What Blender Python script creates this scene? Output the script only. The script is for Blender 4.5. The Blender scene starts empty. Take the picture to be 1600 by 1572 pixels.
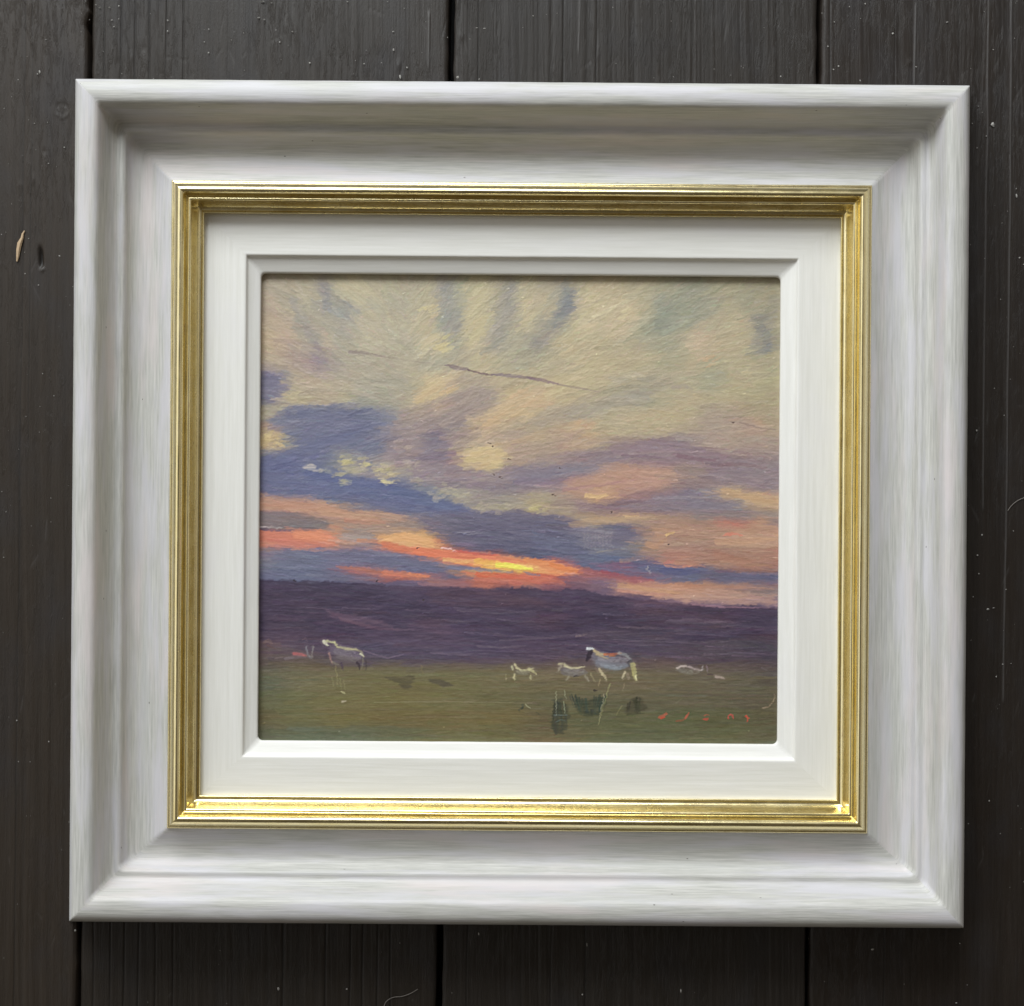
import bpy, math, random
import numpy as np

# ================================================================ camera, light, exposure
scene = bpy.context.scene
S_MM = 0.00025                    # metres per photo pixel at the height of the frame's outer lip
Z_LIP = 0.030                     # lip of the frame above the boards
D_LIP = 0.450                     # camera to lip
H_CAM = Z_LIP + D_LIP
FX, FY = 806.0, 900.0             # point of the picture straight under the lens
XC, YC = (FX - 800) * S_MM, -(FY - 786) * S_MM

cam_d = bpy.data.cameras.new("camera")
cam = bpy.data.objects.new("camera", cam_d)
scene.collection.objects.link(cam)
cam.location = (XC, YC, H_CAM)
cam_d.sensor_fit = 'HORIZONTAL'; cam_d.sensor_width = 36.0
cam_d.lens = 36.0 * D_LIP / (1600 * S_MM)
cam_d.shift_x = (800 - FX) / 1600.0
cam_d.shift_y = (FY - 786) / 1600.0
cam_d.clip_start = 0.01; cam_d.clip_end = 50
scene.camera = cam

world = bpy.data.worlds.new("World"); scene.world = world
world.use_nodes = True
wt = world.node_tree; bg = wt.nodes["Background"]; bg.inputs[1].default_value = 1.0
# the room round the picture: bright patches added left and right to light up the gold, warm dim room below, dark overhead
def wn(t, **k):
    n = wt.nodes.new(t)
    for a, b in k.items(): setattr(n, a, b)
    return n
tc = wn('ShaderNodeTexCoord'); sep = wn('ShaderNodeSeparateXYZ'); wt.links.new(tc.outputs['Generated'], sep.inputs[0])
def wramp(sock, stops):
    r = wn('ShaderNodeValToRGB'); e = r.color_ramp.elements
    while len(e) < len(stops): e.new(.5)
    for el, (p, c) in zip(e, stops): el.position = p; el.color = (*c, 1)
    mp = wn('ShaderNodeMapRange'); mp.inputs[1].default_value = -1; mp.inputs[2].default_value = 1
    wt.links.new(sock, mp.inputs[0]); wt.links.new(mp.outputs[0], r.inputs[0]); return r.outputs[0]
def wmix(a, b, mode):
    m = wn('ShaderNodeMix', data_type='RGBA', blend_type=mode); m.inputs[0].default_value = 1
    wt.links.new(a, m.inputs[6]); wt.links.new(b, m.inputs[7]); return m.outputs[2]
side = wramp(sep.outputs[0], [(.22, (1.0, 1.0, .98)), (.30, (.85, .85, .84)), (.37, (.09, .08, .065)), (.5, (.07, .06, .045)), (.68, (.09, .075, .055)), (.76, (.34, .32, .29)), (1, (.30, .28, .25))])
up = wramp(sep.outputs[2], [(.50, (.15, .14, .12)), (.58, (.25, .24, .22)), (.66, (1, 1, 1)), (.88, (1, 1, 1)), (.94, (.35, .35, .35))])
front = wramp(sep.outputs[1], [(.30, (.16, .15, .135)), (.42, (1, 1, 1))])
head_ = wramp(sep.outputs[1], [(.60, (0, 0, 0)), (.70, (.20, .21, .23)), (1, (.14, .15, .17))])
room = wmix(wmix(side, up, 'MULTIPLY'), front, 'MULTIPLY')
base_ = wn('ShaderNodeRGB'); base_.outputs[0].default_value = (.055, .045, .032, 1)
wt.links.new(wmix(wmix(room, head_, 'ADD'), base_.outputs[0], 'ADD'), bg.inputs[0])

def area(name, loc, target, sx, sy, power, col):
    d = bpy.data.lights.new(name, 'AREA'); d.shape = 'RECTANGLE'; d.size = sx; d.size_y = sy
    d.energy = power; d.color = col
    o = bpy.data.objects.new(name, d); scene.collection.objects.link(o)
    o.location = loc
    v = [target[i] - loc[i] for i in range(3)]
    from mathutils import Vector
    o.rotation_euler = Vector(v).to_track_quat('-Z', 'Y').to_euler()
    return o
# a big window beyond the top of the picture, a little to the left
area("window_light", (-0.45, 1.55, 1.12), (0, 0, 0), 1.3, 0.90, 51, (0.94, 0.98, 1.0))

scene.view_settings.view_transform = 'Standard'
scene.view_settings.look = 'None'
scene.view_settings.gamma = 1
scene.view_settings.exposure = 0
scene.view_settings.use_curve_mapping = False

def to_world(px, py, z):
    """the point at height z seen at photo pixel (px, py)"""
    k = (H_CAM - z) / D_LIP * S_MM
    return XC + (px - FX) * k, YC - (py - FY) * k

def tag(o, label=None, cat=None, group=None, kind=None):
    for k, v in (('label', label), ('category', cat), ('group', group), ('kind', kind)):
        if v: o[k] = v
    return o

def link(o, parent=None):
    scene.collection.objects.link(o)
    if parent: o.parent = parent
    return o

def empty(name, loc=(0, 0, 0), rz=0, parent=None):
    o = bpy.data.objects.new(name, None); o.location = loc; o.rotation_euler = (0, 0, rz)
    o.empty_display_size = .02
    return link(o, parent)

def mesh_obj(name, co, faces, mat, parent=None, uv=None, smooth=True, cols=None):
    """co (n,3), faces (m,4) arrays; uv per vertex; cols per vertex linear rgb"""
    me = bpy.data.meshes.new(name)
    co = np.asarray(co, np.float32); faces = np.asarray(faces, np.int32)
    n, m, k = len(co), len(faces), faces.shape[1]
    me.vertices.add(n); me.vertices.foreach_set('co', co.ravel())
    me.loops.add(m * k); me.loops.foreach_set('vertex_index', faces.ravel())
    me.polygons.add(m); me.polygons.foreach_set('loop_start', np.arange(0, m * k, k, dtype=np.int32))
    if uv is not None:
        l = me.uv_layers.new(name='UVMap')
        l.data.foreach_set('uv', np.asarray(uv, np.float32)[faces.ravel()].ravel())
    if cols is not None:
        a = me.color_attributes.new('pigment', 'FLOAT_COLOR', 'POINT')
        c = np.ones((n, 4), np.float32); c[:, :3] = cols
        a.data.foreach_set('color', c.ravel())
    me.update(calc_edges=True)
    me.polygons.foreach_set('use_smooth', np.full(m, smooth))
    me.validate()
    me.materials.append(mat)
    return link(bpy.data.objects.new(name, me), parent)

def grid_faces(ny, nx, flip=False):
    i = np.arange(ny - 1)[:, None] * nx + np.arange(nx - 1)[None]
    f = np.stack([i, i + 1, i + nx + 1, i + nx], -1).reshape(-1, 4)
    return f[:, ::-1] if flip else f

# ---------------------------------------------------------------- material helper
class Mat:
    def __init__(s, name):
        s.m = bpy.data.materials.new(name); s.m.use_nodes = True
        s.t = s.m.node_tree; s.p = s.t.nodes['Principled BSDF']
    def n(s, typ, **kw):
        nd = s.t.nodes.new(typ)
        for k, v in kw.items():
            if k.startswith('i_'): nd.inputs[int(k[2:]) if k[2:].isdigit() else k[2:].replace('_', ' ')].default_value = v
            else: setattr(nd, k, v)
        return nd
    def l(s, a, b): s.t.links.new(a, b)
    def coord(s, scale, kind='UV', rot=(0, 0, 0)):
        c = s.n('ShaderNodeTexCoord'); m = s.n('ShaderNodeMapping')
        m.inputs['Scale'].default_value = scale; m.inputs['Rotation'].default_value = rot
        s.l(c.outputs[kind], m.inputs['Vector']); return m.outputs[0]
    def noise(s, vec, scale=1, detail=4, rough=.55, dist=0):
        nd = s.n('ShaderNodeTexNoise'); nd.inputs['Scale'].default_value = scale
        nd.inputs['Detail'].default_value = detail; nd.inputs['Roughness'].default_value = rough
        nd.inputs['Distortion'].default_value = dist
        s.l(vec, nd.inputs['Vector']); return nd.outputs[0]
    def ramp(s, fac, stops):
        r = s.n('ShaderNodeValToRGB'); e = r.color_ramp.elements
        while len(e) < len(stops): e.new(.5)
        for el, (p, c) in zip(e, stops):
            el.position = p; el.color = (c, c, c, 1) if not hasattr(c, '__len__') else (*c, 1)
        s.l(fac, r.inputs[0]); return r.outputs[0]
    def mix(s, fac, a, b, mode='MIX'):
        x = s.n('ShaderNodeMix', data_type='RGBA', blend_type=mode)
        for v, k in ((fac, 0), (a, 6), (b, 7)):
            if hasattr(v, 'links'): s.l(v, x.inputs[k])
            else: x.inputs[k].default_value = v if k == 0 else (*v, 1)
        return x.outputs[2]
    def math(s, op, a, b=0.):
        x = s.n('ShaderNodeMath', operation=op)
        for v, k in ((a, 0), (b, 1)):
            if hasattr(v, 'links'): s.l(v, x.inputs[k])
            else: x.inputs[k].default_value = v
        return x.outputs[0]
    def bump(s, h, strength=.3, dist=.0005, prev=None):
        b = s.n('ShaderNodeBump'); b.inputs['Strength'].default_value = strength; b.inputs['Distance'].default_value = dist
        s.l(h, b.inputs['Height'])
        if prev is not None: s.l(prev, b.inputs['Normal'])
        return b.outputs[0]
    def set(s, **kw):
        for k, v in kw.items():
            i = s.p.inputs[k.replace('_', ' ')]
            if hasattr(v, 'links'): s.l(v, i)
            else: i.default_value = (*v, 1) if hasattr(v, '__len__') else v
        return s.m

# uv: x = metres along the rail (+10 per rail), y = metres across the section
def mat_frame_paint():
    m = Mat('hand_brushed_offwhite_paint')
    a = m.noise(m.coord((55, 1300, 1)), 1, 5, .65)             # brush drag along the rail
    b = m.noise(m.coord((16, 130, 1)), 1, 4, .6)
    c = m.noise(m.coord((11, 75, 1)), 1, 4, .6)
    d = m.noise(m.coord((45, 1500, 1)), 1, 3, .6)
    col = m.mix(m.ramp(a, [(.3, 0), (.7, 1)]), (.37, .37, .345), (.575, .57, .54))
    col = m.mix(m.ramp(b, [(.45, 0), (.62, .75)]), col, (.55, .54, .575))        # lilac wash
    col = m.mix(m.ramp(c, [(.52, 0), (.68, .7)]), col, (.60, .545, .54))       # pinkish wash
    col = m.mix(m.ramp(m.noise(m.coord((6, 160, 3)), 1, 3), [(.55, 0), (.75, .5)]), col, (.46, .475, .45))
    col = m.mix(m.ramp(d, [(.62, 0), (.72, .35)]), col, (.68, .68, .67))
    v = m.n('ShaderNodeTexVoronoi'); m.l(m.coord((260, 620, 1)), v.inputs['Vector']); v.inputs['Scale'].default_value = 1
    cr = m.n('ShaderNodeSeparateXYZ'); m.l(v.outputs['Color'], cr.inputs[0])
    spk = m.math('MULTIPLY', m.math('LESS_THAN', v.outputs['Distance'], .12), m.math('GREATER_THAN', cr.outputs[0], .986))
    col = m.mix(spk, col, (.12, .11, .10))
    h = m.math('ADD', a, m.math('MULTIPLY', d, .5))
    bp = m.bump(h, .5, .00018)
    bp = m.bump(m.noise(m.coord((30, 60, 1)), 1, 3), .25, .0006, bp)
    return m.set(Base_Color=col, Roughness=m.ramp(a, [(.3, .42), (.7, .56)]), Specular_IOR_Level=.32, Normal=bp)

def mat_liner():
    m = Mat('smooth_white_liner_paint')
    a = m.noise(m.coord((30, 700, 1)), 1, 5, .65)
    b = m.noise(m.coord((20, 60, 1)), 1, 3)
    col = m.mix(m.ramp(a, [(.35, 0), (.7, 1)]), (.67, .665, .625), (.745, .74, .71))
    col = m.mix(m.ramp(b, [(.55, 0), (.75, .4)]), col, (.70, .69, .70))
    bp = m.bump(a, .30, .00022); bp = m.bump(b, .2, .0006, bp)
    return m.set(Base_Color=col, Roughness=.5, Specular_IOR_Level=.4, Normal=bp)

def mat_gold():
    m = Mat('burnished_gold_leaf')
    a = m.noise(m.coord((60, 420, 1)), 1, 5, .65)
    b = m.noise(m.coord((700, 900, 1)), 1, 4, .7)
    w = m.noise(m.coord((120, 700, 1)), 1, 6, .7, .6)
    col = m.mix(m.ramp(a, [(.35, 0), (.7, 1)]), (.85, .72, .37), (.93, .83, .52))
    rub = m.ramp(w, [(.63, 0), (.69, .75)])
    col = m.mix(rub, col, (.34, .20, .07))
    rough = m.ramp(m.noise(m.coord((90, 250, 1)), 1, 4), [(.35, .22), (.7, .32)])
    bp = m.bump(b, .12, .00012)
    return m.set(Base_Color=col, Metallic=m.math('SUBTRACT', 1., m.math('MULTIPLY', rub, .6)), Roughness=rough, Normal=bp)

def mat_oil():
    m = Mat('varnished_oil_paint')
    a = m.n('ShaderNodeAttribute', attribute_name='pigment')
    return m.set(Base_Color=a.outputs['Color'], Roughness=.46, Specular_IOR_Level=.42)

def mat_board():
    m = Mat('worn_black_brown_board_paint')
    a = m.n('ShaderNodeAttribute', attribute_name='pigment')
    g = m.noise(m.coord((900, 26, 1)), 1, 6, .65, .3)
    g2 = m.noise(m.coord((240, 12, 1)), 1, 4, .6, .6)
    blotch = m.noise(m.coord((45, 25, 1)), 1, 4)
    col = m.mix(m.ramp(g, [(.35, 0), (.7, 1)]), a.outputs['Color'], m.mix(.10, a.outputs['Color'], (.08, .07, .06)))
    col = m.mix(m.ramp(blotch, [(.5, 0), (.72, .35)]), col, (.022, .022, .026))
    fine = m.noise(m.coord((1400, 900, 1)), 1, 3, .7)
    col = m.mix(m.ramp(fine, [(.68, 0), (.8, .35)]), col, (.2, .2, .21))
    h = m.math('ADD', g, m.math('MULTIPLY', g2, 1.2))
    pk = m.noise(m.coord((460, 75, 1)), 1, 7, .75, .35)
    pm = m.ramp(m.noise(m.coord((22, 16, 1)), 1, 3), [(.4, .15), (.65, 1)])
    bp = m.bump(h, .30, .0006); bp = m.bump(fine, .16, .0004, bp)
    bp = m.bump(m.math('MULTIPLY', m.ramp(pk, [(.5, 0), (.62, 1)]), pm), .48, .0004, bp)
    return m.set(Base_Color=col, Roughness=m.ramp(g2, [(.3, .40), (.7, .56)]), Specular_IOR_Level=.29, Normal=bp)

def mat_plain(name, col, rough=.6):
    m = Mat(name)
    n = m.noise(m.coord((900, 900, 900), 'Object'), 1, 3)
    c = m.mix(n, tuple(v * .75 for v in col), tuple(min(1, v * 1.2) for v in col))
    return m.set(Base_Color=c, Roughness=rough)
# ---------------------------------------------------------------- the oil painting: pigment and relief
# A brush engine: control colours -> colour field -> body shapes -> thousands of bristle strokes.
PX0, PY0, PW, PH = 400, 424, 824, 744          # painting units: 0.26 mm each

def smooth_noise(h, w, sy, sx, seed):
    """value noise with feature size (sy, sx), range about -1..1"""
    r = np.random.RandomState(seed)
    ny, nx = int(h / sy) + 4, int(w / sx) + 4
    g = r.uniform(-1, 1, (ny, nx))
    yy = np.arange(h) / sy; xx = np.arange(w) / sx
    yi = yy.astype(int); xi = xx.astype(int)
    fy = yy - yi; fx = xx - xi
    fy = fy * fy * (3 - 2 * fy); fx = fx * fx * (3 - 2 * fx)
    a = g[yi][:, xi]; b = g[yi][:, xi + 1]; c = g[yi + 1][:, xi]; d = g[yi + 1][:, xi + 1]
    fy = fy[:, None]; fx = fx[None, :]
    return (a * (1 - fx) + b * fx) * (1 - fy) + (c * (1 - fx) + d * fx) * fy

SATURATION = .85
ROWS = {
 440: "415:168,160,138 450:165,157,134 480:168,164,138 503:135,136,132 520:160,158,134 545:182,178,145 590:168,166,138 625:166,162,136 655:168,165,138 688:128,134,134 715:160,162,138 745:182,178,140 775:158,156,134 795:138,140,134 825:186,180,145 855:160,156,132 880:128,132,128 905:170,165,134 950:182,172,138 1000:168,164,135 1040:158,160,132 1080:145,150,130 1130:162,160,130 1170:152,152,126 1210:148,146,120",
 475: "415:172,158,138 450:160,155,135 472:168,162,136 508:120,128,134 530:140,144,140 560:180,175,145 600:166,164,142 640:172,168,142 670:176,170,140 692:124,132,136 715:158,162,142 745:188,180,142 775:165,162,138 792:130,136,134 825:190,182,145 850:178,170,138 872:108,122,132 890:140,142,132 920:190,180,142 970:190,178,142 1010:170,166,134 1035:138,148,132 1080:140,148,128 1130:166,162,132 1170:150,152,126 1210:150,148,120",
 505: "415:174,158,132 445:178,160,138 470:145,145,136 490:160,154,135 520:142,146,142 545:146,150,146 580:178,174,150 620:176,172,146 660:184,176,142 690:150,155,142 708:138,146,140 745:190,180,140 775:150,150,140 795:165,164,140 830:186,178,142 855:112,124,132 875:140,144,132 910:192,182,146 970:190,180,146 1015:150,156,132 1040:130,142,130 1070:150,154,130 1110:172,164,136 1150:178,168,136 1185:125,130,124 1210:148,146,120",
 535: "415:178,160,130 445:180,158,138 472:150,142,138 487:136,132,142 510:176,162,142 540:160,158,142 580:182,178,150 630:172,170,146 665:188,180,148 690:204,192,140 710:160,162,142 745:192,182,142 775:150,152,140 800:168,166,140 830:146,148,136 850:168,162,136 900:184,174,138 960:178,170,138 1005:158,158,134 1040:156,158,134 1070:182,172,144 1100:188,168,142 1130:178,168,136 1160:176,168,134 1190:116,124,122 1212:140,140,118",
 562: "415:172,158,136 450:160,146,134 480:158,142,136 503:132,122,140 520:158,152,142 560:164,160,142 600:166,160,140 640:172,168,144 680:160,162,142 720:166,162,140 755:184,174,138 800:164,164,140 850:176,170,138 900:184,174,138 950:184,172,136 1000:176,168,134 1050:166,164,134 1090:178,168,134 1118:162,162,132 1150:174,168,134 1200:162,158,126",
 595: "412:92,92,138 430:110,108,142 450:174,164,136 490:176,162,140 530:170,162,142 570:164,162,142 610:160,160,142 650:176,170,140 680:196,180,138 705:178,164,140 740:168,156,138 790:180,168,136 830:182,170,136 880:186,174,136 930:184,174,136 980:168,162,136 1030:160,156,134 1070:172,166,136 1110:158,160,132 1150:176,168,132 1200:164,160,126",
 622: "412:96,96,140 430:120,116,140 455:176,166,132 500:172,160,136 540:170,164,134 565:148,152,140 600:156,158,142 640:164,158,136 665:206,184,140 690:204,176,132 715:164,152,138 760:160,150,138 800:190,174,132 835:200,172,134 880:186,172,132 920:170,162,136 960:158,156,138 1000:148,152,136 1040:174,166,134 1080:178,168,134 1130:178,168,132 1200:162,156,122",
 645: "414:150,148,130 430:130,128,136 450:92,98,142 480:104,112,148 520:96,102,146 560:94,102,148 595:118,124,142 630:158,148,138 660:176,158,134 700:142,132,134 740:152,138,132 775:182,160,128 810:200,178,134 850:178,162,136 890:160,154,136 930:158,154,134 970:174,166,134 1020:178,166,132 1070:178,168,132 1110:164,152,134 1150:166,150,130 1200:164,152,124",
 665: "414:158,132,124 435:142,124,130 455:104,108,140 500:90,98,146 560:88,96,150 600:100,104,142 625:138,128,134 665:130,120,130 705:132,124,132 735:160,142,130 765:196,168,128 800:180,160,130 850:172,158,134 880:184,160,130 915:196,162,126 945:180,166,130 980:180,170,136 1030:176,164,132 1080:170,158,134 1110:158,140,134 1150:166,144,128 1175:184,150,124 1210:160,146,120",
 690: "414:186,162,116 432:178,160,120 450:120,128,136 480:84,92,146 530:82,92,150 580:100,106,144 610:128,118,138 640:136,124,136 675:112,104,132 700:138,122,132 728:166,146,130 750:200,180,132 775:206,180,130 800:186,158,130 840:178,160,130 880:172,146,128 930:164,148,128 980:150,132,130 1020:132,114,130 1060:134,118,130 1100:158,140,134 1150:166,146,130 1190:156,136,126 1212:148,132,122",
 712: "414:102,106,138 440:90,94,146 480:82,90,150 520:104,112,140 540:142,144,138 575:126,126,140 610:140,128,140 650:136,122,136 680:122,108,130 710:146,120,130 735:190,168,128 760:208,186,134 785:198,174,126 820:168,148,130 860:156,138,128 900:142,124,130 950:132,118,130 1000:134,112,128 1040:140,116,130 1080:132,108,124 1120:132,108,122 1160:134,116,126 1210:126,112,122",
 735: "412:84,90,150 450:76,88,156 475:120,130,150 500:92,104,148 520:108,116,140 545:172,168,140 570:130,128,146 600:172,164,142 630:150,142,142 665:132,118,136 700:130,116,136 740:140,122,132 780:150,132,132 815:118,108,136 850:124,116,140 885:112,110,142 915:138,124,132 950:172,136,122 990:180,140,122 1030:170,134,122 1080:142,124,122 1120:124,106,126 1160:122,110,128 1210:128,116,130",
 755: "412:84,92,148 450:78,92,156 490:74,90,156 530:74,94,160 560:88,98,150 590:110,108,144 620:92,100,150 650:124,126,146 690:136,126,136 730:126,114,134 770:122,112,132 800:110,106,134 835:120,106,134 870:132,112,132 900:168,126,124 935:192,146,120 970:178,130,118 1010:172,128,118 1050:150,124,120 1090:132,114,120 1130:136,118,124 1170:136,116,130 1210:124,110,128",
 772: "412:100,98,134 450:96,98,138 500:84,100,148 550:78,96,152 600:82,98,154 640:76,92,158 680:110,120,146 720:148,146,138 760:124,116,130 800:136,128,130 840:166,154,130 880:156,138,126 910:170,134,118 940:208,164,114 970:160,122,118 1000:146,112,118 1040:124,106,128 1080:116,108,134 1110:132,124,140 1150:180,150,120 1180:192,154,112 1210:184,148,116",
 790: "414:192,136,112 450:190,134,112 490:180,128,108 530:164,132,116 570:104,104,136 620:82,94,150 670:74,90,156 710:80,90,148 750:132,128,132 790:148,142,132 830:166,156,122 870:150,136,124 910:140,120,128 950:122,100,120 1000:130,106,122 1050:116,104,130 1100:114,108,134 1140:122,118,132 1175:168,142,120 1210:160,136,112",
 803: "414:150,112,114 450:160,118,110 490:184,132,112 530:190,140,110 570:186,142,108 600:160,132,114 640:128,112,124 690:90,94,140 740:86,88,136 790:92,88,130 835:112,104,126 870:92,86,126 900:160,140,118 940:176,146,116 980:190,150,112 1020:168,132,114 1060:154,126,114 1110:126,116,124 1150:130,116,122 1200:140,126,122",
 818: "414:112,100,116 450:106,98,112 500:120,108,112 540:178,134,110 580:176,126,104 620:142,118,114 660:132,116,116 700:90,90,126 740:84,86,128 790:82,80,124 840:86,84,126 890:92,88,126 930:116,108,128 970:96,92,128 1005:150,124,116 1050:168,130,110 1100:158,122,108 1140:192,112,96 1180:180,134,108 1212:140,120,120",
 832: "412:200,104,88 440:214,116,90 465:230,122,86 500:240,138,96 520:210,140,106 550:150,128,122 575:148,132,130 600:190,140,104 625:232,168,108 655:214,156,98 690:138,114,108 730:86,84,122 790:80,78,120 840:84,84,128 890:104,104,136 930:130,126,138 970:96,94,132 1000:140,116,118 1025:196,142,106 1070:176,130,108 1120:168,128,108 1160:200,148,114 1205:186,140,112",
 848: "414:188,110,92 440:204,102,86 480:222,112,88 510:212,126,96 540:160,124,118 580:140,120,132 605:220,120,84 635:238,160,98 665:236,158,96 690:196,124,92 720:112,92,106 760:84,80,116 810:78,80,122 860:82,86,134 910:104,106,142 950:118,120,140 990:132,122,128 1020:180,134,110 1070:158,122,112 1120:156,122,106 1160:164,126,104 1200:170,128,104",
 862: "414:150,122,128 450:112,104,138 490:106,104,144 540:110,102,140 590:112,104,140 620:180,112,104 650:228,114,82 690:232,118,86 720:190,94,90 760:140,92,100 800:100,84,104 840:80,84,120 880:84,90,134 930:104,110,138 980:110,112,136 1015:152,124,116 1060:178,106,100 1110:166,116,100 1160:160,108,92 1205:172,112,94",
 876: "414:130,126,132 450:104,104,142 490:100,102,142 530:114,106,140 570:110,104,140 620:96,98,138 660:150,108,116 700:226,128,92 740:230,116,84 780:234,128,84 815:236,136,84 850:212,108,84 885:160,96,100 920:96,98,136 960:92,104,144 1000:96,98,138 1030:126,100,124 1065:208,120,92 1090:160,110,104 1130:168,108,90 1170:176,112,90 1210:158,98,88",
 888: "414:112,112,138 450:98,106,142 490:96,108,144 530:128,96,118 560:170,100,100 600:130,104,124 640:96,98,136 680:102,100,136 710:160,124,116 745:236,164,92 775:246,196,80 805:250,214,84 830:236,168,88 860:232,126,76 890:210,112,88 920:150,94,108 950:168,76,92 980:170,80,92 1010:96,90,136 1060:84,90,140 1100:108,104,124 1135:112,92,112 1165:130,100,104 1205:118,92,102",
 900: "414:98,100,138 450:92,100,138 490:96,100,138 530:112,98,122 570:150,104,106 610:180,96,84 650:212,118,88 680:140,102,112 710:100,98,130 740:160,110,112 780:210,104,80 820:214,104,80 855:196,98,84 885:140,96,110 920:170,108,104 960:160,96,104 1000:160,92,96 1040:138,104,116 1080:110,104,128 1120:112,98,118 1160:98,94,126 1212:84,94,134",
 912: "414:82,72,108 450:74,66,98 490:74,70,104 540:82,76,110 590:98,86,116 640:104,90,120 680:150,108,112 720:160,104,106 760:190,108,90 790:170,98,92 820:150,104,106 860:150,92,102 900:128,92,108 940:130,104,120 980:196,140,112 1020:198,138,112 1070:192,134,108 1120:172,128,108 1160:160,122,112 1210:150,110,108",
 925: "414:70,58,80 500:66,56,80 560:72,62,90 620:80,68,98 680:88,72,100 740:92,72,96 800:96,70,88 860:84,66,90 900:86,70,96 940:120,96,118 975:170,124,116 1010:206,146,118 1060:204,146,114 1100:184,136,112 1150:160,126,116 1210:140,118,118",
 940: "414:70,56,72 480:68,56,78 560:68,58,84 640:76,64,92 720:84,68,92 790:92,70,86 860:82,64,86 930:80,64,92 980:96,76,102 1030:124,96,114 1080:150,114,124 1130:140,112,128 1210:120,100,124",
 960: "414:70,56,76 470:74,58,76 515:86,66,90 560:80,64,88 640:74,62,88 720:80,66,92 800:84,66,86 880:80,62,84 960:76,60,84 1040:74,58,82 1120:76,58,78 1210:78,62,84",
 985: "414:72,60,84 470:70,60,86 540:84,66,88 600:84,68,94 680:92,74,98 740:82,70,94 820:82,68,90 900:84,70,90 970:82,70,90 1040:80,68,90 1120:78,66,84 1210:72,62,80",
 1010: "414:104,82,88 460:96,78,92 520:86,70,92 600:84,72,98 680:84,72,98 760:86,72,98 840:86,68,90 900:84,68,90 970:80,68,92 1040:82,68,86 1120:84,72,84 1210:76,66,82",
 1030: "414:96,82,78 460:98,82,80 520:92,78,86 580:86,74,96 660:88,76,96 740:88,74,96 820:88,72,92 900:92,76,86 970:90,76,90 1010:92,76,84 1060:92,76,84 1120:84,70,82 1210:78,66,78",
 1046: "414:96,88,74 470:108,94,72 540:110,96,70 600:108,96,70 680:110,98,70 760:112,98,74 840:110,92,74 900:110,92,74 970:110,92,72 1040:104,88,74 1100:100,84,74 1160:92,76,74 1210:82,68,72",
 1070: "414:94,90,74 470:112,98,72 540:112,98,66 620:110,98,64 700:110,98,66 780:108,94,68 860:108,92,70 940:106,90,70 1010:106,90,72 1080:102,86,72 1150:96,82,70 1210:88,74,66",
 1095: "414:98,92,66 470:106,98,66 540:112,98,62 620:112,96,60 700:110,98,64 780:104,92,64 860:98,88,66 940:98,86,66 1010:98,86,70 1080:94,82,68 1150:92,80,66 1210:90,76,62",
 1120: "414:98,84,58 470:104,94,62 540:110,94,56 620:108,88,54 700:110,92,58 780:112,92,58 840:98,82,60 920:92,86,60 1000:92,86,60 1080:88,84,58 1150:90,82,58 1210:88,74,56",
 1150: "414:88,84,66 470:92,94,76 540:92,92,74 620:98,92,68 700:104,94,62 780:102,90,60 850:104,80,58 920:96,90,62 1000:92,88,64 1080:92,86,60 1150:94,86,60 1210:88,78,60",
}


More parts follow.
